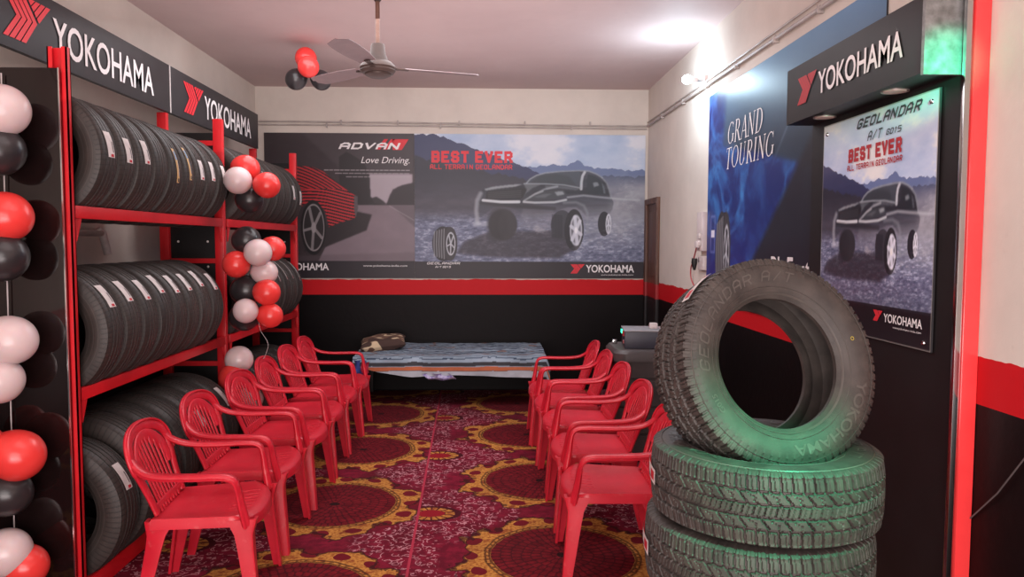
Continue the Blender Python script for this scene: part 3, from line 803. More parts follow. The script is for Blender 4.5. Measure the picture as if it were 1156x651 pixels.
# ---- large blue print on the right wall
wD, hD = 2.60, 1.58; yD, zD = 5.86, 1.15
cv = Canvas(wD, hD, .009, (0, 0, wD, hD)); U, Vv = cv.U, cv.V
n = cv.noise(31, 1.6, 1.6, 4)
base = np.stack([70 - 20 * Vv + 22 * n, 104 - 30 * Vv + 20 * n, 134 - 26 * Vv + 24 * n], -1)
top = np.clip(1 - Vv / .55, 0, 1)[..., None]  # paler top: reflected light painted into the banner colour
cv.c[:] = (base * .55 * (1 - top) + (base * 1.1 + np.array([6, 10, 10])) * top) / 255
q = np.hypot(U - .55, Vv - .7); ang = np.arctan2(Vv - .7, U - .55)
w1 = cv.noise(33, 1.5, 1.5, 3); w2 = cv.noise(35, 1.5, 1.5, 3)
sw = cv.noise(37, 2.2, 4.2, 5, .6, wu=U + .55 * w1 + .2 * Vv, wv=Vv * .8 + .5 * w2)
streak = np.clip((np.abs(sw - .5) * -9 + 1.0), 0, 1) * .6 + np.clip((cv.noise(38, 5, 8, 4, .6, wu=U + .4 * w2, wv=Vv + .4 * w1) - .45) * 2.2, 0, 1) * .6
streak = np.clip(streak, 0, 1)
blue = np.stack([24 + 40 * streak, 40 + 92 * streak, 112 + 92 * streak], -1)
edge = .34 + .16 * w1 + np.clip(Vv - .42, 0, .35) * 5.2
msk = np.clip((edge - U) / .12, 0, 1); msk = cv.blur(msk, 3)
diag = np.clip((2.66 + .25 * (w1 - .5) - U - Vv * 1.25) / .22, 0, 1); low = np.clip((U * .30 + .26 + .5 * (w2 - .5) - Vv) / -.16, 0, 1)
m = np.clip(np.maximum(msk, low * diag), 0, 1); cv.over(m * .95, blue)
pur = np.clip((Vv - .95) / .4, 0, 1) * diag; cv.over(pur * .55, (44, 38, 124))
dk = 1 - np.clip((2.62 - U - Vv * 1.25) / .1, 0, 1); cv.over(dk * np.clip((Vv - .3) / .25, 0, 1) * .93, (34, 32, 40))
cv.over(np.clip(1 - np.abs(U + Vv * 1.1 - 2.05) / .03, 0, 1) * np.clip((.72 - Vv) / .2, 0, 1) * np.clip((Vv - .2) / .1, 0, 1) * .3, (150, 176, 200))
small_tyre(cv, .40, 1.20, .18, .30)
cv.line([(.10, .93), (.20, .93), (.20, 1.2), (.10, 1.2), (.10, .93)], .01, (120, 130, 190), .7); cv.poly([(.11, 1.03), (.19, 1.03), (.19, 1.09), (.11, 1.09)], (220, 220, 235), 1)
T = frame((XR - .010, yD, zD), (0, -1, 0), (0, 0, 1))
rootD, oD = poster('wall_banner', cv, T, 'large blue banner with white serif words mounted on the right wall', 'banner')
onprint(rootD, oD, T, 'headline_lettering', serif2d('GRAND', .68, .155, .18), .48, 2.298 - zD, M['white_print'])
onprint(rootD, oD, T, 'headline_lettering', serif2d('TOURING', .90, .15, .18), .46, 2.125 - zD, M['white_print'])
onprint(rootD, oD, T, 'model_lettering', text2d('BluEarth-GT', None, .14, 0, .015), 1.353, 1.382 - zD, M['white_print'])

# ================================================================== DISPLAY STAND (right foreground)
XP = 1.66
o0 = (1.69, 3.23, 0)
st = empty('display_stand', o0, 0, 'tall black display stand with a projecting sign head and red lit edge', 'display stand')
MB().box((XP, 2.605, 0), (XR - .012, 3.835, 2.47)).build('back_panel', M['header_black'], st, o0)
MB().box((XP - .012, 2.586, 0), (XP + .012, 2.606, 2.52), bev=.003).build('steel_trim', M['chrome'], st, o0)
mb = MB(); mb.box((XP + .014, 2.578, 0), (XR - .002, 2.602, 2.56), bev=.002); mb.build('red_edge', mat('red_acrylic', lin(236, 60, 62), .18, c2=lin(228, 52, 56), coat=.5, emit=(1, .08, .07, 1), estr=.16), st, o0)
hb = MB().box((1.53, 2.640, 2.20), (XP, 3.85, 2.472)).build('sign_head', M['header_black'], st, o0)
MB().box((1.522, 2.622, 2.19), (XP + .002, 2.640, 2.478)).build('steel_end_cap', M['steel'], st, o0)
T = frame((1.529, 3.85, 2.20), (0, -1, 0), (0, 0, 1))
def on(root, o0, T, name, art, x, y, m, depth=.003): return print_parts(root, o0, T @ Matrix.Translation((0, 0, depth)), name, art, x, y, m)
on(st, o0, T, 'emblem', emblem2d(.215, .13, False), .14, .074, M['crimson_print'])
on(st, o0, T, 'company_lettering', text2d('YOKOHAMA', .71, .105, 0, .015), .372, .084, M['white_print'])
for yy in (3.58, 2.96):
    dl = MB().lathe([(.0, 2.200), (.047, 2.200), (.052, 2.196), (.052, 2.206)], 28, T=Matrix.Translation((1.606, yy, 0))).build('downlight', M['lens_ring'], st, o0)
    ln = MB().lathe([(0, 2.1935), (.042, 2.195), (.044, 2.200)], 28, T=Matrix.Translation((1.606, yy, 0))).build('lens', M['lens'], dl, o0)

# poster on the stand
wC, zC0, zC1, yC = .945, 1.195, 2.168, 3.675
cv = Canvas(wC, zC1 - zC0, .0036, (176, -92, 921, 754)); off_road(cv, 628); cv.c = np.clip((cv.c - .34) * 1.28 + .33, 0, 1)
m = np.clip((140 - cv.V) / 240, 0, 1); cv.over(m * .55, (206, 208, 214)); m = np.clip((cv.V - 520) / 100, 0, 1) * (cv.V < 636); cv.over(m * .3, (70, 70, 86))
for p in (((176, -92), (176, 754)), ((921, -92), (921, 754)), ((176, -92), (921, -92)), ((176, 754), (921, 754))): cv.line(p, 5, (150, 146, 140), .8)
T = frame((XP - .012, yC, zC0), (0, -1, 0), (0, 0, 1))
rootC, oC = poster('display_poster', cv, T, 'tall off-road car poster with pale sky fixed to the black display stand', m='poster_gloss')
onprint(rootC, oC, T, 'model_lettering', block2d('GEOLANDAR', .51, .046, .25, .5, .32, asp=1.35), .335, .908, M['grey_print'])
onprint(rootC, oC, T, 'model_lettering', block2d('A/T', .13, .042, .18, .4, .3, asp=1.1), .43, .846, M['grey_print'])
onprint(rootC, oC, T, 'model_lettering', block2d('G015', .12, .026, .2, .3, .3, asp=1.1), .585, .85, M['grey_print'])
onprint(rootC, oC, T, 'headline_lettering', block2d('BEST EVER', .445, .066, .33, 0, .36, True), .265, .766, M['crimson_print'])
onprint(rootC, oC, T, 'subtitle_lettering', block2d('ALL TERRAIN GEOLANDAR', .46, .027, .22, 0, .3), .255, .731, M['crimson_print'])
onprint(rootC, oC, T, 'company_lettering', text2d('YOKOHAMA', .275, .036, 0, .02), .615, .080, M['white_print'])
onprint(rootC, oC, T, 'emblem', emblem2d(.08, .046, False), .525, .078, M['red_print'])
onprint(rootC, oC, T, 'web_address', text2d('www.yokohama-india.com', .2, .012), .685, .058, M['white_print'])
for (a, b) in ((.04, .93), (.90, .93), (.90, .03), (.04, .03)):
    MB().lathe([(0, .006), (.008, .005), (.010, 0)], 14, T=T @ Matrix.Translation((a, b, .001))).build('screw', M['chrome'], rootC, oC)

# ================================================================== SIGN BOARDS over the racks
for (y0, y1, lab) in ((3.25, 5.225, 'black company sign board over the near rack bay'), (5.24, 7.19, 'black company sign board over the far rack bay by the back wall')):
    o0 = (-2.155, (y0 + y1) / 2, 2.475)
    sg = empty('sign_board', o0, 0, lab, 'sign')
    MB().box((-2.172, y0, 2.467), (-2.142, y1, 2.785), bev=.003).build('board', M['sign_black'], sg, o0)
    T = frame((-2.1415, y0, 2.467), (0, 1, 0), (0, 0, 1))
    on(sg, o0, T, 'emblem', emblem2d(.37, .215, True), .21, .048, M['red_print'])
    on(sg, o0, T, 'company_lettering', text2d('YOKOHAMA', 1.12, .172, 0, .011), .60, .062, M['white_print'])
    for yy in (y0 + .15, y1 - .02 - .13): MB().box((-2.20, yy, 2.50), (-2.172, yy + .03, 2.77)).build('fixing_bracket', M['dark_part'], sg, o0)
MB().box((-2.150, 5.227, 2.47), (-2.140, 5.238, 2.785)).build('fixing_bracket', M['paper'], sg, o0)

# ================================================================== TYRE RACKS
XFp, XBp = -1.778, -2.155           # outer faces of the front posts / rear posts
ZS = (.09, .955, 1.755)             # top of the shelf beams
def u_post(mb, x0, x1, y0, y1, z0, z1):
    t = .006
    mb.box((x0, y1 - t, z0), (x1, y1, z1)); mb.box((x0, y0, z0), (x0 + .022, y0 + t, z1)); mb.box((x1 - .022, y0, z0), (x1, y0 + t, z1))
    mb.box((x0, y0, z0), (x0 + t, y1, z1)); mb.box((x1 - t, y0, z0), (x1, y1, z1))
def rack(y0, y1, name_lab, first, rear_top=2.46):
    o0 = (-1.96, (y0 + y1) / 2, 0)
    rk = empty('tyre_rack', o0, 0, name_lab, 'rack')
    for yy in ((y0, y0 + .03), (y1 - .045, y1)):
        if not first and yy[0] == y0: continue
        mb = MB()
        if yy[0] == y0: u_post(mb, XFp - .082, XFp, yy[0], yy[1], 0, 2.42)
        else: mb.box((XFp - .060, yy[0], 0), (XFp, yy[1], 2.42), bev=.003)
        mb.build('post', M['red_steel'], rk, o0)
        mb = MB(); mb.box((XBp - .05, yy[0], 0), (XBp + .01, yy[1], rear_top), bev=.003); mb.build('post', M['red_steel'], rk, o0)
        for z in (.42, .77, 1.47, 1.86, 2.26):
            MB().box((XBp, yy[0] + .01, z - .016), (XFp - .05, yy[0] + .03, z + .016)).build('side_bar', M['red_steel'], rk, o0)
    for z in ZS:
        h = .055 if z > .2 else .085
        mb = MB(); mb.box((XFp - .034, y0 + .03, z - h), (XFp - .002, y1 - .03, z), bev=.003); mb.build('shelf_beam', M['red_steel'], rk, o0)
        mb = MB(); mb.box((XBp - .02, y0 + .03, z - h), (XBp + .012, y1 - .03, z), bev=.003); mb.build('shelf_beam', M['red_steel'], rk, o0)
        for (yy, s) in ((y0 + .045, 1), (y1 - .045, -1)):
            mb = MB(); x = XFp - .010
            zt = z - h
            if zt > .05:
                vs = [(x, yy, zt), (x, yy + s * .055, zt), (x, yy + s * .012, zt - .10), (x, yy, zt - .10)]
                mb.add(vs + [(v[0] - .006, v[1], v[2]) for v in vs], [[0, 1, 2, 3], [7, 6, 5, 4], [0, 4, 5, 1], [1, 5, 6, 2], [2, 6, 7, 3], [3, 7, 4, 0]])
                mb.build('gusset', M['red_steel'], rk, o0)
    mb = MB(); mb.box((XBp + .004, y1 - .012, .02), (XFp - .072, y1 - .004, 2.33)); sp = mb.build('side_panel', M['black_board'], rk, o0)
    for zz in (.55, 1.43, 1.60, 2.2):
        for xx in (XBp + .06, XFp - .12): MB().lathe([(0, .004), (.007, .003), (.008, 0)], 10, T=Matrix.Translation((xx, y1 - .012, zz)) @ Matrix.Rotation(PI / 2, 4, 'X')).build('bolt', M['paper'], sp, (0, 0, 0))
    for ch in children(sp): ch.location = Vector((0, 0, 0)) - Vector(o0); 
    return rk
rack(3.295, 5.20, 'near bay of the red steel tyre rack beside the glossy black panel', True)
rack(5.215, 7.15, 'far bay of the red steel tyre rack close to the back wall', False)

# glossy black end panel facing the entrance
pn = MB().box((XL + .01, 3.278, 0.0), (-1.802, 3.288, 2.328), bev=.002).build('end_panel', M['glossy_black'])
tag(pn, 'glossy black panel closing the near end of the tyre rack', 'panel')
tr = MB().box((-1.806, 3.273, 0), (-1.800, 3.278, 2.328)).build('edge_strip', M['chrome'], pn, tuple(pn.location))

# ------------------------------------------------------------------ tyres
def tyre_profile(R, W, rim):
    h = R - rim
    out = [(rim, .36), (rim + .012, .40), (rim + .10 * h, .405), (rim + .22 * h, .445), (rim + .40 * h, .485), (rim + .55 * h, .498), (rim + .70 * h, .492), (rim + .80 * h, .475), (rim + .86 * h, .462), (rim + .93 * h, .445)]
    out = [(r, z * W) for r, z in out]
    inn = [(rim, .30 * W), (rim + .02, .33 * W), (rim + .35 * h, .40 * W), (rim + .65 * h, .40 * W), (R - .035, .33 * W), (R - .022, 0)]
    return out, inn
def road_tyre(R, W, rim):
    out, inn = tyre_profile(R, W, rim)
    tread = [(R - .020, .425), (R - .011, .39), (R - .005, .33), (R - .002, .25), (R - .008, .245), (R - .008, .215), (R - .001, .21), (R, .10), (R - .007, .095), (R - .007, .06), (R, .055)]
    tread = [(r, z * W) for r, z in tread]
    half = inn[::-1] + out + tread
    prof = half + [(r, -z) for r, z in half[::-1]][:]
    return MB().lathe(prof, 96, closed=True)
ROAD = {}
def road_mesh(R, W, rim, key):
    if key not in ROAD:
        mb = road_tyre(R, W, rim); me = mb.mesh('road_tyre', [M['road_rubber']])
        bm = bmesh.new(); bm.from_mesh(me); bmesh.ops.remove_doubles(bm, verts=bm.verts, dist=1e-5); bmesh.ops.recalc_face_normals(bm, faces=bm.faces); bm.to_mesh(me); bm.free()
        me.set_sharp_from_angle(angle=math.radians(38)); ROAD[key] = me
    return ROAD[key]
def sticker_mesh(R, w=.058, arc=(-.20, .20), mats=None, off=0.0, slant=.0):
    mb = MB(); n = 8
    def patch(a0, a1, z0, z1, r, mi):
        vs = []; fs = []
        for k in range(n + 1):
            a = a0 + (a1 - a0) * k / n; sl = slant * (a - arc[0])
            vs += [(r * math.cos(a), r * math.sin(a), z0 + off + sl), (r * math.cos(a), r * math.sin(a), z1 + off + sl)]
        for k in range(n): fs.append([2 * k, 2 * k + 1, 2 * k + 3, 2 * k + 2])
        mb.add(vs, fs, mi)
    patch(arc[0], arc[1], -w / 2, w / 2, R + .0045, 0)
    d = arc[1] - arc[0]
    patch(arc[0] + d * .03, arc[0] + d * .13, -w * .32, w * .10, R + .0055, 1)
    patch(arc[0] + d * .2, arc[0] + d * .62, -w * .36, -w * .24, R + .0055, 2)
    patch(arc[0] + d * .66, arc[0] + d * .92, -w * .3, w * .3, R + .0055, 3)
    me = mb.mesh('paper_sticker', mats or [M['paper'], M['sticker_red'], M['ink'], M['paper']]); return me
ord_ = ['nearest', 'second', 'third', 'fourth', 'fifth', 'sixth', 'seventh', 'eighth', 'ninth', 'tenth']
def rack_row(bay, shelf, y0, n, pitch, R, elev, stick, zs, rim=None, dx=0.0, dz=0.0, W=None):
    W = W or pitch * .985; rim = rim or R * .62
    me = road_mesh(R, W, rim, (round(R, 3), round(W, 3)))
    half = (XFp - .02 - XBp) / 2
    zc = zs + math.sqrt(R * R - half * half) - .004
    xc = (XFp + XBp) / 2 - .006 + dx
    stm = sticker_mesh(R - .003, slant=.02)
    st2 = sticker_mesh(R - .003, w=.03, arc=(-.30, .34), mats=[M['paper_tan'], M['ink'], M['paper_blue'], M['paper_blue']], slant=.03)
    st3 = sticker_mesh(R - .003, w=.012, arc=(-.25, .45))
    for k in range(n):
        o = bpy.data.objects.new('rack_tyre', me)
        o.location = (xc + R_.uniform(-.004, .004), y0 + k * pitch, zc + dz)
        e = elev + R_.uniform(-.08, .08)
        o.rotation_euler = (PI / 2, -e, 0); put(o)
        s = stick.get(k, stick.get('all', None))
        desc = {'p': ' with a white paper sticker', 'b': ' with a blue tan sticker', 't': ' with a thin white strip', None: ''}[s]
        tag(o, '%s tyre on the %s shelf of the %s rack bay%s' % (ord_[k], shelf, bay, desc), 'tyre', 'tyres on the %s shelf of the %s rack bay' % (shelf, bay))
        if s:
            c = bpy.data.objects.new('paper_sticker', {'p': stm, 'b': st2, 't': st3}[s]); put(c, o)
rack_row('near', 'top', 3.455, 9, .182, .290, .15, {0: 'p', 1: 'p', 2: 'p', 4: 'b', 5: 'b', 6: 'p', 7: 'p', 8: 'p'}, ZS[2])
rack_row('near', 'middle', 3.455, 8, .186, .298, .62, {'all': 'p'}, ZS[1])
rack_row('near', 'bottom', 3.47, 1, .20, .335, .45, {0: 'p'}, ZS[0], W=.2)
o = None
rack_row_y = 3.70
def bottom_near():
    R, pitch = .362, .222; me = road_mesh(R, .216, .22, 'bb'); half = (XFp - .02 - XBp) / 2
    stm = sticker_mesh(R - .003, slant=.02)
    for k in range(6):
        o = bpy.data.objects.new('rack_tyre', me); o.location = ((XFp + XBp) / 2 - .006, 3.70 + k * pitch, ZS[0] + math.sqrt(R * R - half * half) - .004)
        o.rotation_euler = (PI / 2, -(.62 + R_.uniform(-.05, .05)), 0); put(o)
        tag(o, '%s large tyre behind the front one on the bottom shelf, near rack bay' % ord_[k].replace('nearest', 'first'), 'tyre', 'large tyres on the bottom shelf of the near rack bay')
        if k in (1, 3, 5): put(bpy.data.objects.new('paper_sticker', stm), o)
bottom_near()
rack_row('far', 'top', 5.40, 8, .205, .300, .05, {2: 't', 6: 'p', 7: 'p'}, ZS[2])
rack_row('far', 'middle', 5.40, 8, .205, .295, .55, {3: 't', 4: 't', 5: 't', 6: 't', 7: 't'}, ZS[1])
rack_row('far', 'bottom', 5.40, 7, .215, .33, .5, {}, ZS[0])

# wall pipe seen above the middle row
wp = empty('wall_pipe', (XL + .03, 4.2, 1.52), 0, 'short grey pipe on the left wall seen above the middle row of tyres', 'pipe')
b0 = (XL + .03, 4.2, 1.52)
MB().tube([(XL + .05, 4.2, 1.65), (XL + .05, 4.80, 1.65)], .02).build('horizontal_pipe', M['pvc'], wp, b0)
MB().tube([(XL + .03, 4.77, 1.67), (XL + .05, 4.79, 1.65), (XL + .06, 4.83, 1.52)], .024).build('bent_end', M['paper'], wp, b0)

# ------------------------------------------------------------------ big all-terrain tyres
def at_tyre_mesh(R, W, rim, seed=0):
    out, inn = tyre_profile(R - .004, W, rim)
    nth = 864; NP = 72
    tv = [(.476 * W, R - .036), (.472 * W, R - .029), (.462 * W, R - .020), (.446 * W, R - .012), (.428 * W, R - .0065)]
    nz = 47
    zs = np.linspace(.405 * W, -.405 * W, nz)
    rows = []   # each row: function of theta
    th = np.arange(nth) * 2 * PI / nth
    sidep = [(r, z) for r, z in inn[::-1]] + [q for q in out if q[0] < R - .040]
    mb_v = []; 
    def tri(x): return 2 * np.abs(2 * (x - np.floor(x + .5))) - 1
    def groove(t, v):
        s = t * NP / (2 * PI)
        g = np.zeros_like(s)
        zz = .014 * tri(s)
        for c in (-.60, -.20, .20, .60):
            g = np.maximum(g, (np.abs(v - c - zz * np.sign(c) * 1.3) < .036) * 1.0)
        av = np.abs(v)
        fr = lambda x: x - np.floor(x)
        if av > .6: 
            g = np.maximum(g, (fr(s + .25 * v + (.5 if v > 0 else 0)) < .22) * (1.0 if av < 1.2 else .8))
            g = np.maximum(g, (np.abs(fr(s + .35 * v + (.5 if v > 0 else 0)) - .62) < .045) * .35)
        elif av > .2:
            g = np.maximum(g, (fr(s * .5 + 1.3 * v) < .11) * 1.0)
            g = np.maximum(g, (np.abs(fr(s * .5 + 1.3 * v + .1 * tri(v * 5)) - .55) < .03) * .45)
        else:
            g = np.maximum(g, (fr(s * 1.0 - .8 * v) < .13) * .85)
            g = np.maximum(g, (np.abs(fr(s - .8 * v) - .55) < .05) * .4)
        return g
    prof_rows = [(np.full(nth, r), z) for r, z in sidep]
    # shoulder lugs
    for (z, r) in tv: prof_rows.append((r - .007 * groove(th, 1.15) * (1 if r > R - .032 else .45), z))
    for z in zs:
        v = z / (.405 * W); crown = R - .0055 * v * v * v * v - .002 * v * v
        prof_rows.append((crown - .0095 * groove(th, v), z))
    for (z, r) in tv[::-1]: prof_rows.append((r - .007 * groove(th, -1.15) * (1 if r > R - .032 else .45), -z))
    for r, z in sidep[::-1][:-1]: prof_rows.append((np.full(nth, r), -z))
    m = len(prof_rows)
    co = np.zeros((m, nth, 3))
    for j, (r, z) in enumerate(prof_rows): co[j, :, 0] = r * np.cos(th); co[j, :, 1] = r * np.sin(th); co[j, :, 2] = z
    idx = np.arange(m * nth).reshape(m, nth)
    a = idx; b = np.roll(idx, -1, axis=1); c = np.roll(b, -1, axis=0); d = np.roll(a, -1, axis=0)
    q = np.stack([a, b, c, d], -1).reshape(-1, 4)
    me = bpy.data.meshes.new('all_terrain_tyre'); me.vertices.add(m * nth); me.vertices.foreach_set('co', co.reshape(-1).astype(np.float32))
    me.loops.add(len(q) * 4); me.loops.foreach_set('vertex_index', q.reshape(-1).astype(np.int32))
    me.polygons.add(len(q)); me.polygons.foreach_set('loop_start', np.arange(0, len(q) * 4, 4, dtype=np.int32))
    me.update(calc_edges=True)
    bm = bmesh.new(); bm.from_mesh(me); bmesh.ops.recalc_face_normals(bm, faces=bm.faces); bm.to_mesh(me); bm.free()
    me.polygons.foreach_set('use_smooth', [True] * len(me.polygons)); me.set_sharp_from_angle(angle=math.radians(32))
    me.materials.append(M['rubber_dusty']); return me
def sidewall_r2z(R, W, rim):
    out, _ = tyre_profile(R - .004, W, rim)
    def f(r):
        for (r0, z0), (r1, z1) in zip(out[:-1], out[1:]):
            if r0 <= r <= r1: return z0 + (z1 - z0) * (r - r0) / (r1 - r0)
        return out[-1][1]
    return f
def side_letters(art, rc, a_mid, R, W, rim, flip=1):
    """bend flat lettering round the sidewall, a_mid = angle of its middle; reads clockwise"""
    f = sidewall_r2z(R, W, rim); vs, fs = art; w = max(v[0] for v in vs); h = max(v[1] for v in vs)
    mb = MB(); o = []
    for x, y in vs:
        r = rc + y - h / 2; a = a_mid - (x - w / 2) / rc
        o.append((r * math.cos(a), r * math.sin(a), f(r) + .0022))
    mb.add(o, fs); return mb
def outline2d(body, w, h, **k):
    return block2d(body, w, h, **k)
def ring_on(R, W, rim, r0, r1, lift):
    f = sidewall_r2z(R, W, rim)
    return MB().lathe([(r0, f(r0)), (r0 + .001, f(r0) + lift), (r1 - .001, f(r1) + lift), (r1, f(r1))], 128)
def at_tyre(name, R, W, rim, me, loc, rot, label, sticker=None, letters=True, group=None):
    o = empty(name, loc, 0, label, 'tyre', group); o.rotation_euler = rot
    t = bpy.data.objects.new('tyre_body', me); put(t, o)
    if letters:
        L = letters if isinstance(letters, (int, float)) and not isinstance(letters, bool) else 0
        rc = rim + (R - rim) * .50
        h = (R - rim) * .26
        side_letters(block2d('GEOLANDAR', rc * 1.40, h, .17, .25, .34, asp=1.3), rc, L + 2.53, R, W, rim).build('raised_lettering', M['rubber_letters'], o, (0, 0, 0), fixn=False)
        side_letters(block2d('A/T', rc * .44, h, .17, .25, .34, asp=1.3), rc, L + 1.50, R, W, rim).build('raised_lettering', M['rubber_letters'], o, (0, 0, 0), fixn=False)
        side_letters(text2d('YOKOHAMA', rc * 1.35, h * .95, 0, .02), rc, L - .95, R, W, rim).build('raised_lettering', M['rubber_letters'], o, (0, 0, 0), fixn=False)
        side_letters(text2d('G015', rc * .22, h * .5, 0, .02), rc, L + 3.6, R, W, rim).build('raised_lettering', M['rubber_letters'], o, (0, 0, 0), fixn=False)
        for (r0, r1, lf) in ((rim + .012, rim + .018, .002), (rim + (R - rim) * .24, rim + (R - rim) * .26, .002), (rim + (R - rim) * .77, rim + (R - rim) * .79, .002)):
            ring_on(R, W, rim, r0, r1, lf).build('moulded_ring', M['rubber_letters'], o, (0, 0, 0))
    if sticker is not None:
        s = sticker_mesh(R + .001, w=.05, arc=(sticker[0] - .2, sticker[0] + .2), mats=[M['paper'], M['sticker_red'], M['ink'], M['sticker_red']], off=sticker[1], slant=sticker[2])
        put(bpy.data.objects.new('paper_sticker', s), o)
    return o
RS, WS, RIMS = .366, .236, .212
meS = at_tyre_mesh(RS, WS, RIMS)
sx, sy = .913, 2.44
gl = 'stack of lying all-terrain tyres'
names = ['all-terrain tyre lying at the bottom of the stack on the carpet', 'all-terrain tyre lying second from the floor in the stack', 'all-terrain tyre lying third from the floor just under the top lying tyre', 'all-terrain tyre lying flat directly beneath the upright tyre']
for i in range(4):
    dxy = [(.0, .0), (.01, .01), (-.014, .0), (.004, -.004)][i]
    at_tyre('all_terrain_tyre', RS, WS, RIMS, meS, (sx + dxy[0], sy + dxy[1], .118 + i * .2375), (0, 0, i * .73), names[i], sticker=((PI - .10) - i * .73 if i >= 2 else -1, 0.02, -.04), letters=(i == 3) and 2.0, group=gl)
RU, WU, RIMU = .352, .262, .213
meU = at_tyre_mesh(RU, WU, RIMU)
up = at_tyre('all_terrain_tyre', RU, WU, RIMU, meU, (.927, 2.485, .955 + RU - .122), (PI / 2 - .31, 0, math.radians(12)), 'upright all-terrain tyre standing on top of the tyre stack', sticker=(2.28, .035, .05), letters=.001)
f = sidewall_r2z(RU, WU, RIMU); rr = RIMU + (RU - RIMU) * .42; aa = .24
MB().lathe([(.0045, 0), (.0065, 0)], 16, T=Matrix.Translation((rr * math.cos(aa), rr * math.sin(aa), f(rr) + .003))).build('yellow_paint_dot', M['yellow_dot'], up, (0, 0, 0))

# ================================================================== CHAIRS
def make_chair_meshes():
    me = {}
    # --- backrest : hoop panel with slots
    def bk(z, y=0.0):   # back plane: x as a function of height, slightly dished
        t = (z - .40) / .42; return -.172 - .120 * t - .02 * math.cos(min(abs(y) / .2, 1) * PI / 2) * (t * .8 + .2)
    hoop = [(-.165, .43), (-.172, .50), (-.186, .565), (-.203, .625), (-.206, .665), (-.193, .705), (-.162, .736), (-.110, .757), (-.05, .766)]
    hoop = hoop + [(0, .768)] + [(-y, z) for y, z in hoop[::-1]]
    hp = smooth_path([(bk(z, y), y, z) for y, z in hoop], 4)
    mb = MB()
    cen = Vector((0, 0, .62))
    ups = []; pr = []
    for i, p in enumerate(hp):
        t = (hp[min(i + 1, len(hp) - 1)] - hp[max(i - 1, 0)]).normalized(); nrm = Vector((1, 0, .25)).normalized()
        ups.append(t.cross(nrm)); w = .054 if p.z > .62 else .042
        pr.append(rect_prof(w, .018, .5))
    mb.sweep(hp, pr, ups)
    # raised outer lip of the hoop
    lip = [p + Vector((.006, 0, 0)) + (Vector((0, p.y, p.z - .56)).normalized() * .023) for p in hp if p.z > .60]
    mb.tube(lip, .006, 6)
    # inner face panel, top of the slots
    def inner_z(y): return .57 + math.sqrt(max(0, 1 - (y / .185) ** 2)) * .145
    ns = 8; ys = [(-.128 + .256 * i / (ns - 1)) for i in range(ns)]
    for y in ys:
        zt = inner_z(y) - .004; yb = y * .86
        path = [(bk(z, y) + .002, yb + (y - yb) * (z - .42) / .4, z) for z in np.linspace(.425, zt + .02, 9)]
        mb.sweep(path, [rect_prof(.0165, .007, .4)] * 9, [(0, 1, 0)] * 9)
    # solid inner arch
    arc = []
    for k in range(15):
        a = PI * (-.02 + 1.04 * k / 14); y = .160 * math.cos(a); z = .585 + .140 * math.sin(a); arc.append((bk(z, y) + .001, y, z))
    up2 = [Vector((0, p[1], p[2] - .585)).normalized() for p in arc]
    mb.sweep(arc, [rect_prof(.062, .010, .4)] * 15, up2)
    mb.sweep([(bk(.45, y), y, .445) for y in np.linspace(-.16, .16, 7)], [rect_prof(.05, .012, .4)] * 7, [(0, 0, 1)] * 7)
    me['backrest'] = mb
    # --- arms
    for s in (1, -1):
        pts = [(bk(.69) + .010, .192, .690), (-.240, .206, .665), (-.212, .222, .642), (-.170, .236, .624), (-.10, .247, .615), (0, .254, .614), (.07, .256, .615), (.118, .256, .611), (.146, .254, .592), (.158, .250, .55), (.166, .245, .49), (.178, .236, .42), (.182, .233, .39)]
        pts = smooth_path([(a, b * s, c) for a, b, c in pts], 5)
        n = len(pts); prs = []; us = []
        for i, p in enumerate(pts):
            t = (pts[min(i + 1, n - 1)] - pts[max(i - 1, 0)]).normalized()
            k = i / (n - 1)
            us.append((0, 1, 0)); w = .040 + .014 * math.sin(PI * min(k / .7, 1)); th_ = .020 if k < .7 else .020 + .022 * (k - .7) / .3
            prs.append(rect_prof(w, th_, .6))
        mb = MB().sweep(pts, prs, us)
        # rolled edge running along the arm
        rim = [p + Vector((0, .018 * s, 0)) - Vector((0, 0, .008)) for p in pts[2:]]
        mb.tube(rim, .008, 6); me['armrest' + ('_a' if s > 0 else '_b')] = mb
    # --- seat
    nx, ny = 21, 21; vs = []; fs = []
    def outline(u, v):
        x = -.195 + .415 * u; hw = .205 + .032 * u
        cx = .04 * (abs(v) ** 2.2)      # corners pulled in at the front
        xf = x - (cx * 1.2 if u > .5 else 0) * (2 * u - 1)
        y = v * hw * (1 - .10 * max(0, u - .85) / .15 * abs(v) ** 2)
        z = .418 + .012 * u - .018 * math.sin(PI * u) * (1 - v * v) - .020 * max(0, (u - .86) / .14) ** 2 + .004 * abs(v) ** 3
        return (xf, y, z)
    for i in range(nx):
        for j in range(ny): vs.append(outline(i / (nx - 1), -1 + 2 * j / (ny - 1)))
    for i in range(nx - 1):
        for j in range(ny - 1): a = i * ny + j; fs.append([a, a + ny, a + ny + 1, a + 1])
    ring = [i * ny for i in range(nx)] + [(nx - 1) * ny + j for j in range(1, ny)] + [i * ny + ny - 1 for i in range(nx - 2, -1, -1)] + [j for j in range(ny - 2, 0, -1)]
    b0 = len(vs); m = len(ring)
    for lev, (dz, gr) in enumerate(((-.010, .006), (-.045, .010), (-.045, -.002), (-.012, -.004))):
        for r_ in ring:
            x, y, z = vs[r_]; L = math.hypot(x, y) + 1e-6; vs.append((x + gr * x / L, y + gr * y / L, z + dz))
    prev = ring
    for lev in range(4):
        cur = [b0 + lev * m + k for k in range(m)]
        for k in range(m): fs.append([prev[k], prev[(k + 1) % m], cur[(k + 1) % m], cur[k]])
        prev = cur
    mb = MB().add(vs, fs, 0, True)
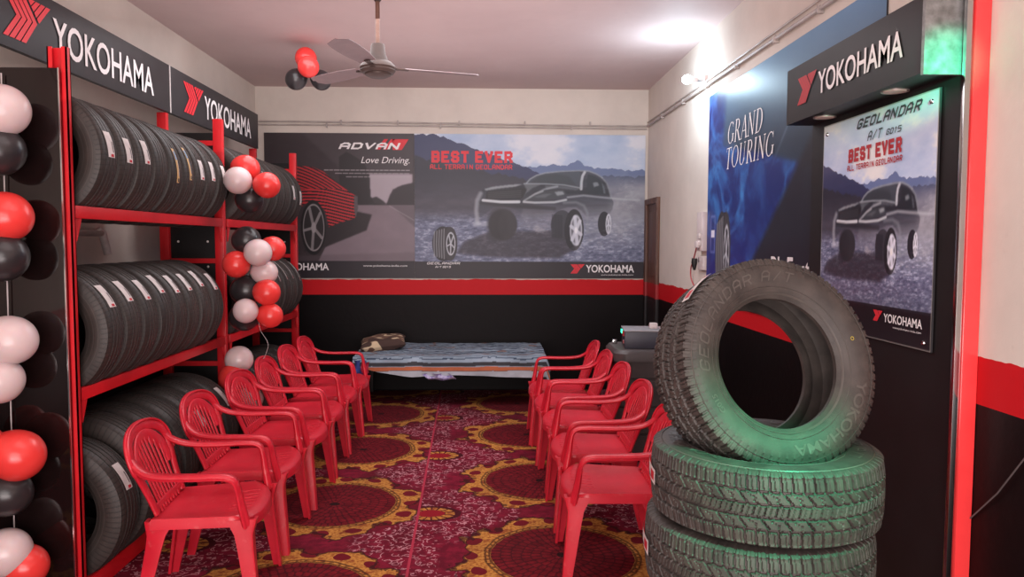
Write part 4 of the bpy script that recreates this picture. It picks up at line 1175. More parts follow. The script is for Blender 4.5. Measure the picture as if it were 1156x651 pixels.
    for k in range(7):   # shallow seat ribs near the front
        y = -.12 + .04 * k; p = [outline(u, y / .22) for u in (.66, .74, .82, .90)]
        mb.sweep([(a, b, c + .0005) for a, b, c in p], [rect_prof(.006, .003)] * 4, [(0, 1, 0)] * 4)
    me['seat'] = mb
    # --- legs (tapered L-like channel)
    def leg(top, foot, s, front):
        mb = MB(); n = 9; pts = []; prs = []
        for i in range(n):
            t = i / (n - 1); e = t ** .9
            p = Vector(top).lerp(Vector(foot), e); pts.append(p)
            w = .072 * (1 - t) + .040 * t + .045 * max(0, 1 - t / .16) ** 1.6; d = .050 * (1 - t) + .034 * t
            # L section
            a, b, q = w / 2, d / 2, .013
            sx = 1 if front else -1
            prof = [(a * sx, b * s), (-a * sx * 1.0, b * s), (-a * sx, (b - q) * s), ((a - q) * sx, (b - q) * s), ((a - q) * sx, -b * s), (a * sx, -b * s)]
            prof = [(-a * sx, b * s), (a * sx * .8, b * s), (a * sx, b * .8 * s), (a * sx, -b * s), ((a - .012) * sx, -b * s), ((a - .014) * sx, (b - .014) * s), (-a * sx, (b - .012) * s)]
            prs.append(prof)
        # frame: u = +x, w = t x u ; t points down => w = -y for u=+x
        prs = [[(a, b) for a, b in pr] for pr in prs]
        vs = []; fs = []; k = len(prs[0])
        for p, pr in zip(pts, prs):
            for a, b in pr: vs.append((p.x + a, p.y + b, p.z))
        for i in range(n - 1):
            for j in range(k): j2 = (j + 1) % k; fs.append([i * k + j, i * k + j2, (i + 1) * k + j2, (i + 1) * k + j])
        fs.append(list(range(k))); fs.append([(n - 1) * k + j for j in range(k)])
        mb.add(vs, fs, 0, True); return mb
    me['leg_fa'] = leg((.165, .215, .415), (.215, .245, 0), 1, True); me['leg_fb'] = leg((.165, -.215, .415), (.215, -.245, 0), -1, True)
    me['leg_ra'] = leg((-.165, .180, .41), (-.245, .215, 0), 1, False); me['leg_rb'] = leg((-.165, -.180, .41), (-.245, -.215, 0), -1, False)
    return me
CH = make_chair_meshes(); CM = {}
for k_, mb in CH.items():
    def widen(v):
        x, y, z = v; b = min(max((-x - .08) / .1, 0), 1) * max(z - .43, 0)
        return (x * 1.05 + .008 - .05 * b, y * (1.04 + .22 * b), z)
    mb.v = [widen(v) for v in mb.v]
    me = mb.mesh(k_, [M['chair']]); bm = bmesh.new(); bm.from_mesh(me); bmesh.ops.recalc_face_normals(bm, faces=bm.faces); bm.to_mesh(me); bm.free(); me.set_sharp_from_angle(angle=math.radians(50)); CM[k_] = me
def chair(x, y, rz, label, group, dz=0.0):
    r = empty('plastic_armchair', (x, y, dz), rz, label, 'chair', group)
    for k_, me in CM.items():
        nm = k_.split('_')[0]; o = bpy.data.objects.new(nm, me); put(o, r)
lp = [(-1.250, 3.41, .09), (-1.272, 4.06, .02), (-1.268, 4.72, -.02), (-1.275, 5.31, .03), (-1.28, 5.90, .0), (-1.275, 6.44, .02)]
ln = ['front red plastic armchair of the left row nearest the camera', 'second red plastic armchair of the left row from the camera', 'third red plastic armchair of the left row from the camera', 'fourth red plastic armchair of the left row from the camera', 'fifth red plastic armchair of the left row from the camera', 'last red plastic armchair of the left row beside the pillow end of the bed']
for (x, y, a), l in zip(lp, ln): chair(x, y, a, l, 'red plastic armchairs in the left row')
rp = [(.610, 3.67, PI - .03), (.618, 4.33, PI + .01), (.618, 4.99, PI + .02), (.600, 5.58, PI), (.588, 6.13, PI - .02)]
rn = ['front red plastic armchair of the right row beside the tyre stack', 'second red plastic armchair of the right row from the camera', 'third red plastic armchair of the right row from the camera', 'fourth red plastic armchair of the right row from the camera', 'last red plastic armchair of the right row by the foot end of the bed']
for (x, y, a), l in zip(rp, rn): chair(x, y, a, l, 'red plastic armchairs in the right row')

# ================================================================== BALLOONS
def balloon_meshes(R):
    prof = []
    for k in range(25):
        a = PI * k / 24; z = -math.cos(a); r = math.sin(a)
        z2 = z * 1.04 if z > 0 else z * 1.16; r *= (1 - .06 * max(0, -z)); prof.append((max(r * R, 1e-4), z2 * R))
    b = MB().lathe(prof, 36)
    kn = MB().lathe([(.001, -1.13 * R), (.010, -1.15 * R), (.006, -1.19 * R), (.014, -1.25 * R), (.013, -1.262 * R), (.001, -1.24 * R)], 14)
    return b, kn
BM_ = {}
def bmesh_for(colr, R):
    key = (colr, round(R, 3))
    if key not in BM_:
        b, kn = balloon_meshes(R); m = M['bal_' + colr]
        res = []
        for q, nm in ((b, 'balloon'), (kn, 'balloon_knot')):
            me = q.mesh(nm, [m]); bm = bmesh.new(); bm.from_mesh(me); bmesh.ops.recalc_face_normals(bm, faces=bm.faces); bm.to_mesh(me); bm.free(); res.append(me)
        BM_[key] = res
    return BM_[key]
def balloon(colr, x, y, z, R, toward, label, group):
    me, kn = bmesh_for(colr, R)
    o = bpy.data.objects.new('balloon', me); o.location = (x, y, z)
    d = (Vector(toward) - Vector((x, y, z))).normalized()
    o.rotation_mode = 'QUATERNION'; o.rotation_quaternion = (-d).to_track_quat('Z', 'Y'); put(o)
    put(bpy.data.objects.new('knot', kn), o); tag(o, label, 'balloon', group)
g1 = 'balloons hanging at the edge of the glossy black panel'
L = [('white', -1.955, 3.135, 2.125, .103, 'topmost white balloon in front of the glossy black panel'),
     ('red', -2.105, 3.10, 2.15, .09, 'red balloon beside the topmost white balloon on the glossy panel'),
     ('black', -1.985, 3.15, 1.965, .10, 'black balloon just under the topmost white balloon on the glossy panel'),
     ('red', -1.955, 3.135, 1.70, .100, 'upper red balloon in front of the glossy panel, above a black one'),
     ('black', -1.975, 3.13, 1.535, .100, 'black balloon just under the upper red balloon on the glossy panel'),
     ('white', -1.955, 3.135, 1.195, .100, 'upper of two white balloons at mid height on the glossy panel'),
     ('white', -2.00, 3.12, 1.03, .095, 'lower of two white balloons at mid height on the glossy panel'),
     ('red', -1.945, 3.135, .715, .105, 'red balloon low on the glossy panel, right of another red one'),
     ('red', -2.07, 3.10, .745, .10, 'red balloon half behind another red one low on the glossy panel'),
     ('black', -1.995, 3.14, .555, .095, 'lowest black balloon in front of the glossy panel'),
     ('white', -2.005, 3.13, .305, .10, 'lowest white balloon in front of the glossy panel'),
     ('red', -1.945, 3.16, .235, .09, 'lowest red balloon in front of the glossy panel')]
for i, (c_, x, y, z, r, l) in enumerate(L): balloon(c_, x, y, z, r, (x - .12, y + .03, z + (.05 if i % 2 else -.05)), l, g1)
s = MB().tube([(-2.03, 3.262, 2.30), (-2.04, 3.262, 1.2), (-2.05, 3.262, .16)], .003, 6).build('balloon_string', M['string']); tag(s, 'pale string behind the balloons down the glossy black panel', 'string')
g2 = 'balloons tied to the middle post of the tyre rack'
L = [('red', -1.590, 5.05, 2.080, .090, 'topmost red balloon on the middle rack post'),
     ('white', -1.600, 4.92, 1.992, .088, 'topmost white balloon on the middle rack post'),
     ('red', -1.425, 4.95, 1.965, .084, 'red balloon right of the topmost white balloon on the rack post'),
     ('black', -1.56, 5.02, 1.875, .088, 'black balloon under the upper trio of balloons on the rack post'),
     ('black', -1.585, 5.02, 1.610, .092, 'black balloon above the middle white balloon on the rack post'),
     ('red', -1.425, 5.06, 1.555, .082, 'red balloon half behind the middle white balloon on the rack post'),
     ('white', -1.475, 4.90, 1.530, .088, 'middle white balloon standing out from the rack post cluster'),
     ('red', -1.630, 4.95, 1.454, .088, 'red balloon on the aisle-side left of the rack post cluster'),
     ('white', -1.470, 5.02, 1.400, .084, 'white balloon just below the middle white one on the rack post'),
     ('black', -1.600, 5.04, 1.280, .100, 'large black balloon in the lower rack post cluster'),
     ('red', -1.440, 4.96, 1.270, .086, 'upper of two stacked red balloons low in the rack post cluster'),
     ('white', -1.560, 4.90, 1.155, .080, 'lowest white balloon of the rack post cluster above the string'),
     ('red', -1.425, 4.97, 1.118, .082, 'lower of two stacked red balloons low in the rack post cluster'),
     ('black', -1.62, 5.06, 1.10, .095, 'lowest black balloon of the rack post cluster'),
     ('white', -1.655, 5.04, .815, .092, 'white balloon behind the chairs at the foot of the rack post'),
     ('red', -1.680, 5.00, .700, .095, 'red balloon behind the chairs at the foot of the rack post'),
     ('white', -1.60, 5.10, .540, .080, 'low white balloon showing between two chair backs by the rack post')]
for c_, x, y, z, r, l in L: balloon(c_, x, y, z, r, (-1.70, 5.10, z - .02 if r > .09 else z + .03), l, g2)
g3 = 'balloons hanging under the ceiling'
yb = 6.35; kk = yb / 5.4
L = [('red', 346, 64, .088, 0, 'upper red balloon of the ceiling cluster touching the ceiling'), ('red', 352, 80, .086, -.12, 'lower red balloon of the ceiling cluster in front'), ('black', 335, 88, .086, .0, 'left black balloon of the ceiling cluster'), ('black', 362, 88, .082, .02, 'right black balloon of the ceiling cluster')]
pos = [(-1.492, 3.105), (-1.445, 3.01), (-1.575, 2.935), (-1.375, 2.935)]
for (c_, _, _, r, dy, l), (x, z) in zip(L, pos): balloon(c_, x, yb + dy, z, r, (-1.47, yb, 3.0), l, g3)
s = MB().tube(smooth_path([(-1.50, 4.97, 1.08), (-1.485, 4.96, 1.02), (-1.44, 4.96, .94), (-1.45, 4.97, .88), (-1.475, 4.98, .83)], 5), .0014, 6).build('balloon_string', M['string'])
tag(s, 'thin pale string dangling from the balloon cluster on the rack post', 'string')

# ================================================================== CEILING FAN
fx, fy = -.70, 4.92
fan = empty('ceiling_fan', (fx, fy, 2.66), 0, 'brown ceiling fan hanging on a long rod', 'ceiling fan'); b0 = (fx, fy, 2.66)
MB().tube([(fx, fy, 2.80), (fx, fy, ZC - .01)], .014, 12).build('rod', M['fan_rod'], fan, b0)
MB().lathe([(.001, ZC), (.06, ZC), (.055, ZC - .03), (.03, ZC - .09), (.016, ZC - .11)], 28, T=Matrix.Translation((fx, fy, 0))).build('ceiling_canopy', M['fan_brown'], fan, b0)
MB().lathe([(.016, 2.865), (.040, 2.860), (.044, 2.85), (.050, 2.80), (.060, 2.775), (.066, 2.750), (.03, 2.745)], 32, T=Matrix.Translation((fx, fy, 0))).build('rod_cover', M['fan_brown'], fan, b0)
MB().lathe([(.001, 2.762), (.05, 2.760), (.085, 2.748), (.108, 2.728), (.115, 2.712), (.108, 2.700), (.112, 2.694), (.100, 2.676), (.085, 2.674), (.082, 2.664), (.055, 2.652), (.001, 2.650)], 48, T=Matrix.Translation((fx, fy, 0))).build('motor_housing', M['fan_brown'], fan, b0)
for a in (18, 138, 258):
    Tm = Matrix.Translation((fx, fy, 2.712)) @ Matrix.Rotation(math.radians(a), 4, 'Z')
    br = MB().box((.09, -.018, -.004), (.20, .018, .004), bev=.002, T=Tm).build('blade_arm', M['fan_brown'], fan, b0)
    pts = []; n = 14
    T2 = Tm @ Matrix.Rotation(math.radians(9), 4, 'X')
    mb = MB(); vs = []; fs = []
    for i in range(n + 1):
        t = i / n; x = .17 + .50 * t; w = .052 + .022 * math.sin(t * 2.6); 
        if t > .9: w *= math.sqrt(max(0.02, 1 - ((t - .9) / .105) ** 2))
        for (yy, zz) in ((-w, .003), (0, .010), (w, .003), (w, .000), (0, .007), (-w, .000)): vs.append((x, yy, zz))
    for i in range(n):
        for j in range(6): fs.append([i * 6 + j, i * 6 + (j + 1) % 6, (i + 1) * 6 + (j + 1) % 6, (i + 1) * 6 + j])
    fs.append(list(range(6))); fs.append([n * 6 + j for j in range(6)])
    mb.add(vs, fs, 0, True, T2).build('blade', M['fan_blade'], fan, b0)
hk = empty('ceiling_hook', (-.21, 4.95, ZC - .012), 0, 'small metal hook plate on the ceiling right of the fan', 'hook')
MB().lathe([(0, -.003), (.02, -.004), (.022, 0)], 16, T=Matrix.Translation((0, 0, .012))).build('plate', M['chrome'], hk)
MB().tube([(0, 0, .008), (.02, 0, -.006), (.035, 0, -.008), (.045, 0, .0)], .003, 6).build('hook', M['dark_part'], hk)

# ================================================================== CONDUITS, BULB, SWITCHES
def conduit(name, pts, r, label, clips, axis):
    o0 = pts[0]; root = empty(name, o0, 0, label, 'pipe')
    MB().tube(pts, r, 8).build('tube', M['pvc'], root, o0)
    for c in clips:
        if axis == 'x': MB().box((c - .008, YB - .034, pts[0][2] - .028), (c + .008, YB - .001, pts[0][2] + .02), bev=.003).build('clip', M['pvc'], root, o0)
        else: MB().box((XR - .034, c - .010, pts[0][2] - .024 + (c - pts[0][1]) * (pts[-1][2] - pts[0][2]) / (pts[-1][1] - pts[0][1])), (XR - .001, c + .010, pts[0][2] + .02 + (c - pts[0][1]) * (pts[-1][2] - pts[0][2]) / (pts[-1][1] - pts[0][1])), bev=.003).build('clip', M['pvc'], root, o0)
    return root
conduit('wiring_conduit', [(XL + .02, YB - .018, 2.870), (-.6, YB - .018, 2.862), (.6, YB - .018, 2.850), (XR - .02, YB - .018, 2.846)], .009, 'upper thin conduit running along the back wall above the posters', (-1.55, -.95, -.3, .4, 1.1), 'x')
conduit('wiring_conduit', [(XL + .02, YB - .018, 2.835), (-.6, YB - .018, 2.832), (.6, YB - .018, 2.822), (XR - .02, YB - .018, 2.818)], .008, 'lower thin conduit running along the back wall above the posters', (-1.7, -.5, .9), 'x')
conduit('wiring_conduit', [(XR - .02, 8.10, 2.846), (XR - .02, 5.5, 2.822), (XR - .02, 2.6, 2.79)], .013, 'thick conduit running along the right wall above the blue banner', (7.4, 6.6, 5.9, 5.2, 4.5, 3.9), 'y')
conduit('wiring_conduit', [(XR - .014, 8.10, 2.885), (XR - .014, 5.5, 2.862), (XR - .014, 2.6, 2.85)], .007, 'thin cable running just above the thick conduit on the right wall', (), 'y')
# bulb
bx, by, bz = 1.585, 5.98, 2.885
bl = empty('wall_bulb', (XR, by, bz), 0, 'glowing white bulb on a small bracket at the corner of the blue banner', 'bulb'); b0 = (XR, by, bz)
MB().box((XR - .03, by - .035, bz - .05), (XR - .001, by + .035, bz + .03), bev=.005).build('bracket_base', M['switch_white'], bl, b0)
MB().tube([(XR - .03, by, bz - .01), (bx + .055, by, bz - .004)], .012, 10).build('bracket_arm', M['chrome'], bl, b0)
MB().lathe([(.001, 0), (.018, 0), (.02, .035), (.018, .05), (.001, .05)], 20, T=Matrix.Translation((bx + .02, by, bz)) @ Matrix.Rotation(PI / 2, 4, 'Y')).build('holder', M['switch_white'], bl, b0)
MB().lathe([(.001, -.04), (.018, -.036), (.032, -.02), (.037, 0), (.032, .02), (.02, .036), (.016, .045)], 24, T=Matrix.Translation((bx - .01, by, bz)) @ Matrix.Rotation(PI / 2, 4, 'Y')).build('bulb', M['bulb'], bl, b0)
# switch board
y0 = 6.02
sb = empty('switch_board', (XR, y0, 1.50), 0, 'tall white switch board on the right wall beside the blue banner', 'switch board'); b0 = (XR, y0, 1.50)
MB().box((XR - .045, 5.875, 1.535), (XR - .001, 6.03, 1.845), bev=.006).build('casing', M['switch_white'], sb, b0)
for zz in (1.655, 1.60): MB().box((XR - .058, 5.91, zz - .02), (XR - .045, 5.965, zz + .02), bev=.003).build('switch', M['paper'], sb, b0)
MB().box((XR - .075, 5.925, 1.560), (XR - .045, 5.99, 1.615), bev=.01).build('plug', M['switch_white'], sb, b0)
s2 = empty('socket_box', (XR, 5.95, 1.40), 0, 'small square socket box below the white switch board', 'socket'); b0 = (XR, 5.95, 1.40)
MB().box((XR - .03, 5.88, 1.385), (XR - .001, 6.03, 1.495), bev=.005).build('casing', M['switch_white'], s2, b0)
MB().tube([(XR - .05, 6.06, 1.475), (XR - .052, 6.06, 1.44), (XR - .05, 6.06, 1.38)], [.022, .024, .010], 12).build('black_plug', M['dark_part'], s2, b0)
MB().box((XR - .03, 6.0, 1.44), (XR - .001, 6.09, 1.485), bev=.004).build('outlet', M['switch_white'], s2, b0)
w_ = MB().tube(smooth_path([(XR - .065, 5.95, 1.57), (XR - .05, 6.05, 1.51), (XR - .04, 6.14, 1.45), (XR - .03, 6.24, 1.38), (XR - .02, 6.26, 1.30), (XR - .007, 6.20, 1.235)], 5), .006, 6).build('power_wire', M['wire_red']); tag(w_, 'thin reddish wire looping down the wall from the switch board', 'wire')
w_ = MB().tube([(XR - .006, 2.28, .97), (XR - .008, 2.44, .76), (XR - .006, 2.60, .60)], .0028, 6).build('wall_wire', M['wire_grey']); tag(w_, 'thin grey wire slanting down the black lower wall right of the display stand', 'wire')

# ================================================================== INVERTER TROLLEY
ix0, ix1, iy0, iy1 = .93, 1.42, 5.35, 5.85
ic = empty('battery_trolley', ((ix0 + ix1) / 2, (iy0 + iy1) / 2, 0), 0, 'charcoal plastic battery trolley behind the right row of chairs', 'battery trolley'); b0 = ((ix0 + ix1) / 2, (iy0 + iy1) / 2, 0)
def rrect(x0, x1, y0, y1, r, n=6):
    p = []
    for (cx, cy, a0) in ((x1 - r, y1 - r, 0), (x0 + r, y1 - r, 90), (x0 + r, y0 + r, 180), (x1 - r, y0 + r, 270)):
        for k in range(n + 1): a = math.radians(a0 + 90 * k / n); p.append((cx + r * math.cos(a), cy + r * math.sin(a)))
    return p
def loft(levels, T=None):
    mb = MB(); vs = []; fs = []; n = len(levels[0][1])
    for z, p in levels: vs += [(a, b, z) for a, b in p]
    for i in range(len(levels) - 1):
        for k in range(n): fs.append([i * n + k, i * n + (k + 1) % n, (i + 1) * n + (k + 1) % n, (i + 1) * n + k])
    fs.append(list(range(n))); fs.append([(len(levels) - 1) * n + k for k in range(n)])
    return mb.add(vs, fs, 0, True, T)
lv = []
for z, g in ((.06, .0), (.20, .0), (.205, -.012), (.215, -.012), (.22, 0), (.40, 0), (.405, -.012), (.415, -.012), (.42, 0), (.60, 0), (.605, -.012), (.62, -.012), (.625, 0), (.74, 0)):
    lv.append((z, rrect(ix0 - g, ix1 + g, iy0 - g, iy1 + g, .09)))
loft(lv).build('body', M['grey_plastic'], ic, b0)
loft([(.742, rrect(ix0 - .012, ix1 + .012, iy0 - .012, iy1 + .012, .10)), (.80, rrect(ix0 - .012, ix1 + .012, iy0 - .012, iy1 + .012, .10)), (.825, rrect(ix0 + .01, ix1 - .01, iy0 + .01, iy1 - .01, .09))]).build('lid', M['grey_plastic'], ic, b0)
for (a, b) in ((ix0 + .08, iy0 + .08), (ix1 - .08, iy0 + .08), (ix0 + .08, iy1 - .08), (ix1 - .08, iy1 - .08)):
    MB().lathe([(.001, -.015), (.03, -.015), (.03, .015), (.001, .015)], 16, T=Matrix.Translation((a, b, .031)) @ Matrix.Rotation(PI / 2, 4, 'Y')).build('castor', M['dark_part'], ic, b0)
iv = empty('power_inverter', (1.19, 5.58, .826), 0, 'dark power inverter with a green light on the battery trolley', 'inverter'); b0 = (1.19, 5.58, .826)
Ti = Matrix.Translation(b0) @ Matrix.Rotation(math.radians(-6), 4, 'Z')
MB().box((-.17, -.15, 0.0), (.20, .15, .125), bev=.006, T=Ti).build('casing', M['inverter'], iv, b0)
MB().box((-.175, -.155, .125), (.205, .155, .135), bev=.003, T=Ti).build('lid', M['inverter_top'], iv, b0)
MB().box((-.178, -.10, .085), (-.169, -.01, .118), T=Ti).build('display_window', M['crimson_print'], iv, b0)
MB().box((-.179, .04, .09), (-.169, .12, .115), T=Ti).build('green_light', M['led_green'], iv, b0)
MB().box((-.176, -.09, .03), (-.169, -.04, .05), T=Ti).build('button', M['wire_red'], iv, b0)
a_ = MB().box((1.21, 5.52, .962), (1.265, 5.575, 1.005), bev=.008).build('white_adapter', M['switch_white']); tag(a_, 'small white adapter block resting on top of the inverter', 'adapter')
a_ = MB().box((.96, 5.70, .826), (.995, 5.735, .86), bev=.006).build('terminal_cap', M['chrome']); tag(a_, 'small pale cap on the left corner of the battery trolley lid', 'cap')

# ================================================================== BED
bx0, bx1, by0, by1 = -1.27, .60, 7.22, 8.06
bd = empty('bed', ((bx0 + bx1) / 2, (by0 + by1) / 2, 0), 0, 'low dark-framed bed along the black back wall under a striped blanket', 'bed'); b0 = ((bx0 + bx1) / 2, (by0 + by1) / 2, 0)
for (a, b) in ((bx0 + .03, by0 + .04), (bx1 - .03, by0 + .04), (bx0 + .03, by1 - .03), (bx1 - .03, by1 - .03)):
    MB().box((a - .022, b - .022, 0), (a + .022, b + .022, .40), bev=.004).build('leg', M['bed_frame'], bd, b0)
for (a, b, nm) in (((bx0, by0 + .02, .36), (bx1, by0 + .06, .40), 'rail'), ((bx0, by1 - .05, .36), (bx1, by1, .40), 'rail'), ((bx0, by0 + .06, .36), (bx0 + .04, by1 - .05, .40), 'rail'), ((bx1 - .04, by0 + .06, .36), (bx1, by1 - .05, .40), 'rail')):
    MB().box(a, b, bev=.004).build(nm, M['bed_frame'], bd, b0)
MB().box((bx0 + .01, by0 + .02, .401), (bx1 - .01, by1 - .01, .475), bev=.02).build('mattress', M['grey_plastic'], bd, b0)
# blanket
nx, ny = 300, 170
uu, vv = np.meshgrid(np.linspace(0, 1, nx), np.linspace(0, 1, ny))
cv = Canvas.__new__(Canvas); cv.U, cv.V = uu, vv
wr = cv.noise(51, 9, 7, 4, .6); wr2 = cv.noise(53, 30, 16, 3, .6)
top_len = .84; drop = .06 + .115 * np.clip((uu - .0) / .30, 0, 1) ** .8 + .012 * np.sin(uu * 9) - .0 * uu
tot = top_len + drop; s_ = vv * (top_len + .19)
s_ = np.minimum(s_, tot)
on_top = np.minimum(s_, top_len); hang = np.maximum(s_ - top_len, 0)
x = bx0 - .02 + uu * (bx1 - bx0 + .04)
yv = by1 - on_top - .018 * np.clip(hang / .03, 0, 1) + .006 * np.sin(uu * 40) * np.clip(hang / .08, 0, 1)
zz = .484 + .020 * wr * (1 - np.clip(hang / .03, 0, 1)) + .018 * (1 - np.clip(np.abs(on_top - .45) / .4, 0, 1)) - hang
zz += .006 * wr2 * (hang < .01) + .022 * np.clip((.5 - on_top) / .5, 0, 1)
edge = np.clip((uu - .975) / .025, 0, 1); zz -= edge * .10 * (hang < .2); x = x - edge * .012
sw = s_ + .012 * (wr - .5) * 2
c_ = np.zeros(uu.shape + (3,)); c_[:] = (150, 164, 178)
def band(a, b, colr, jag=.0):
    q = sw + jag * (wr2 - .5); m = ((q > a) & (q < b))[..., None]; c_[:] = np.where(m, np.array(colr), c_)
lnz = cv.noise(61, 5, 22, 3, .6)
q = .5 + .5 * np.sin((sw + .035 * lnz + .02 * wr) * 120)
tp = (sw < .70)
mix = np.where((q > .62) & tp, 1.0, 0)[..., None] * (.55 + .6 * lnz[..., None])
c_[:] = c_ * (1 - mix * .95) + np.array((38, 44, 62)) * mix * .95
sp_ = .7 * np.clip((cv.noise(57, 18, 9, 3) - .68) * 12, 0, 1)[..., None] * tp[..., None]; c_[:] = c_ * (1 - sp_) + np.array((150, 96, 74)) * sp_
band(.715, .735, (120, 78, 62)); band(.80, .812, (40, 46, 70)); band(.845, .852, (70, 82, 100)); band(.878, .915, (70, 70, 74)); band(.922, .958, (192, 110, 78)); band(.958, .964, (110, 86, 80)); band(.964, 1.1, (176, 178, 186))
c_ *= (.80 + .35 * wr[..., None])
co = np.stack([x.ravel(), yv.ravel(), zz.ravel()], 1)
bo = Vector(((bx0 + bx1) / 2, (by0 + by1) / 2, .40)); co -= np.array(bo)
me = grid_mesh('blanket', co, nx, ny, s2l(np.clip(c_ / 255, 0, 1)), M['blanket']); me.polygons.foreach_set('use_smooth', [True] * len(me.polygons))
o = bpy.data.objects.new('striped_blanket', me); o.location = bo; put(o); tag(o, 'crumpled blue-grey striped blanket with an orange band draped over the bed', 'blanket')
# pillow
def cushion(w, d, h, n=26, p=2.6):
    mb = MB(); vs = []; fs = []
    for sgn in (1, -1):
        o_ = len(vs)
        for i in range(n + 1):
            for j in range(n + 1):
                u, v = -1 + 2 * i / n, -1 + 2 * j / n
                t = max(0, (1 - abs(u) ** p) * (1 - abs(v) ** p)) ** .42
                pin = 1 - .06 * (1 - abs(v) ** 2) * abs(u) ** 6; pin2 = 1 - .06 * (1 - abs(u) ** 2) * abs(v) ** 6
                vs.append((u * w / 2 * pin, v * d / 2 * pin2, sgn * h / 2 * t + .006 * math.sin(u * 7 + v * 4) * t))
        for i in range(n):
            for j in range(n): a = o_ + i * (n + 1) + j; fs.append([a, a + n + 1, a + n + 2, a + 1])
    return mb, vs, fs
def mat_pillow():
    N = NT('patterned_pillow'); V.N = N; tc = N.node('ShaderNodeTexCoord')
    mp = N.node('ShaderNodeMapping'); mp.inputs['Rotation'].default_value = (0, 0, .6); mp.inputs['Scale'].default_value = (1, 2.2, 1); N.link(tc.outputs['Object'], mp.inputs[0])
    n = vnoise(mp.outputs[0], 7.5, 1, .4, .8); c = mixc(sst(n, .54, .57), lin(104, 76, 62), lin(206, 182, 150)); c = mixc(sst(vnoise(mp.outputs[0], 5, 1), .55, .58), c, lin(70, 50, 44))
    N.link(c, N.b.inputs['Base Color']); N.b.inputs['Roughness'].default_value = .9; return N.m
mb, vs, fs = cushion(.46, .34, .15)
Tp = Matrix.Translation((-1.06, 7.66, .578)) @ Matrix.Rotation(.12, 4, 'Z') @ Matrix.Rotation(-.10, 4, 'Y') @ Matrix.Rotation(.12, 4, 'X')
p_ = mb.add(vs, fs, 0, True, Tp).build('pillow', mat_pillow()); tag(p_, 'brown and cream patterned pillow at the left end of the bed', 'pillow')
def rag(name, x0, x1, y, z0, z1, m, lab, seed):
    r = random.Random(seed); n1, n2 = 12, 10; vs = []; fs = []
    for i in range(n1):
        for j in range(n2):
            u, v = i / (n1 - 1), j / (n2 - 1)
            vs.append((x0 + (x1 - x0) * (u + .12 * math.sin(v * 3 + seed)), y + .02 * math.sin(u * 11 + seed) + .012 * math.sin(v * 7), z1 - (z1 - z0) * v * (1 - .35 * abs(u - .5))))
    for i in range(n1 - 1):
        for j in range(n2 - 1): a = i * n2 + j; fs.append([a, a + 1, a + n2 + 1, a + n2])
    o = MB().add(vs, fs, 0, True).build(name, m); tag(o, lab, 'cloth'); return o
rag('hanging_cloth', -1.305, -1.17, 7.19, .26, .47, M['blue_cloth'], 'blue cloth hanging at the head end of the bed', 1)
rag('hanging_cloth', -1.20, -1.13, 7.175, .33, .455, M['red_cloth'], 'small red cloth hanging beside the blue one under the blanket edge', 3)
rag('hanging_cloth', -.60, -.33, 7.19, .275, .34, M['purple_cloth'], 'pale purple cloth end peeking below the blanket at mid bed', 5)

# ================================================================== LIGHT
def area(name, loc, target, sx_, sy_, power, colr, spread=None):
    d = bpy.data.lights.new(name, 'AREA'); d.shape = 'RECTANGLE'; d.size = sx_; d.size_y = sy_; d.energy = power; d.color = colr
    if spread: d.spread = spread
    o = bpy.data.objects.new(name, d); o.location = loc; o.rotation_euler = (Vector(target) - Vector(loc)).to_track_quat('-Z', 'Y').to_euler(); col.objects.link(o); return o
area('entrance_daylight', (-.2, -1.6, 1.9), (-.2, 5, 1.7), 3.6, 2.6, 138, (1.0, .91, .88))
area('entrance_upward_fill', (-.2, -.9, .5), (-.4, 5.0, 3.2), 3.4, 1.4, 105, (1.0, .86, .85))  # added upward lamp in place of floor bounce, brightens the ceiling
area('ceiling_fill', (-.4, 4.6, 2.2), (-.4, 4.6, 3.2), 3.0, 5.0, 40, (1.0, .88, .88))  # unseen lamp added mid-room, faces up to brighten the ceiling
area('ceiling_glow', (-.5, 2.2, 3.1), (-.5, 2.6, 0), 2.2, 1.4, 16, (1.0, .90, .88))
area('back_fill', (-.4, 5.6, 3.15), (-.4, 6.2, 0), 2.6, 2.4, 84, (.97, .97, 1.0))
p = bpy.data.lights.new('bulb_light', 'POINT'); p.energy = 19; p.color = (.66, .88, 1.0); p.shadow_soft_size = .04
o = bpy.data.objects.new('bulb_light', p); o.location = (bx - .08, by, bz - .02); col.objects.link(o)
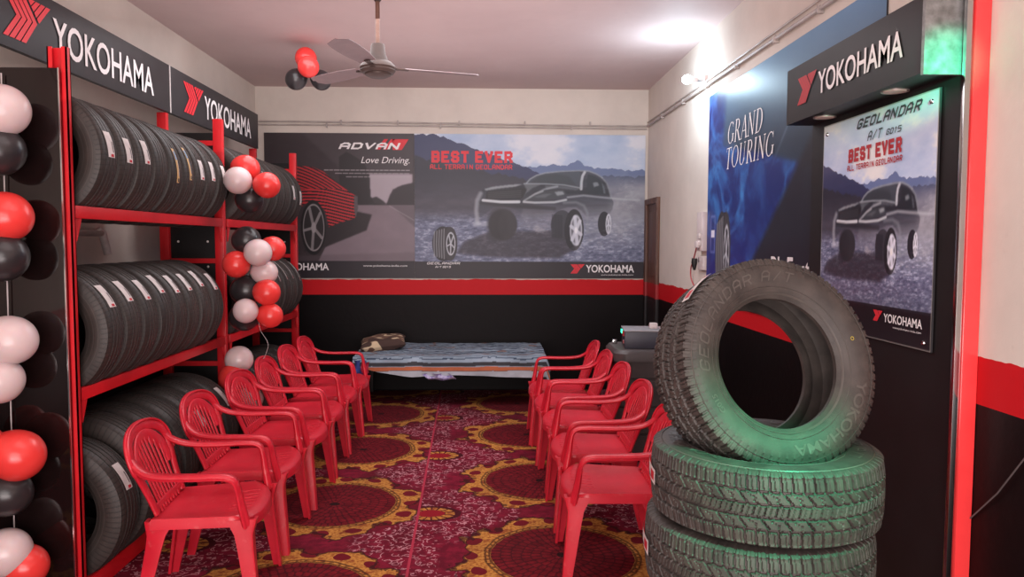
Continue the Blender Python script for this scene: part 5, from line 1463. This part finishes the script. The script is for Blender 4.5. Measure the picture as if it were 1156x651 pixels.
def spot(name, loc, target, power, colr, ang, blend=.6, size=.1):
    d = bpy.data.lights.new(name, 'SPOT'); d.energy = power; d.color = colr; d.spot_size = math.radians(ang); d.spot_blend = blend; d.shadow_soft_size = size
    o = bpy.data.objects.new(name, d); o.location = loc; o.rotation_euler = (Vector(target) - Vector(loc)).to_track_quat('-Z', 'Y').to_euler(); col.objects.link(o)
spot('green_led', (1.20, 1.10, 2.45), (.88, 2.15, 1.0), 560, (.04, 1, .50), 23, 1.0)
spot('green_led_sign', (1.44, 2.12, 2.205), (1.60, 2.63, 2.225), 70, (.01, 1, .5), 32, 1.0, .02)
w = bpy.data.worlds.new('world'); sc.world = w; w.use_nodes = True
nt = w.node_tree; bg = nt.nodes['Background']; bg.inputs['Strength'].default_value = .36
tc = nt.nodes.new('ShaderNodeTexCoord'); sp_ = nt.nodes.new('ShaderNodeSeparateXYZ'); rp_ = nt.nodes.new('ShaderNodeValToRGB')
nt.links.new(tc.outputs['Generated'], sp_.inputs[0]); nt.links.new(sp_.outputs[2], rp_.inputs[0]); nt.links.new(rp_.outputs[0], bg.inputs[0])
rp_.color_ramp.elements[0].position = .0; rp_.color_ramp.elements[0].color = (.20, .15, .14, 1)
rp_.color_ramp.elements[1].position = .35; rp_.color_ramp.elements[1].color = (.95, .92, .92, 1)

# ================================================================== CAMERA
F = 850.0; PIT = math.atan(52 / F); YAW = math.atan(28 / F * math.cos(PIT)); ROLL = math.radians(.15)
fw = Vector((math.sin(YAW) * math.cos(PIT), math.cos(YAW) * math.cos(PIT), -math.sin(PIT)))
rt = Vector((math.cos(YAW), -math.sin(YAW), 0)); upv = rt.cross(fw)
rt, upv = math.cos(ROLL) * rt + math.sin(ROLL) * upv, math.cos(ROLL) * upv - math.sin(ROLL) * rt
cam = bpy.data.cameras.new('camera'); cam.sensor_fit = 'HORIZONTAL'; cam.sensor_width = 36; cam.lens = 36 * F / 1156.0; cam.clip_start = .05; cam.clip_end = 100
co_ = bpy.data.objects.new('camera', cam); col.objects.link(co_)
co_.matrix_world = Matrix(((rt.x, upv.x, -fw.x, 0), (rt.y, upv.y, -fw.y, 0), (rt.z, upv.z, -fw.z, 1.6), (0, 0, 0, 1)))
sc.camera = co_
sc.view_settings.view_transform = 'Standard'; sc.view_settings.look = 'None'; sc.view_settings.exposure = 0.0; sc.view_settings.gamma = 1.0
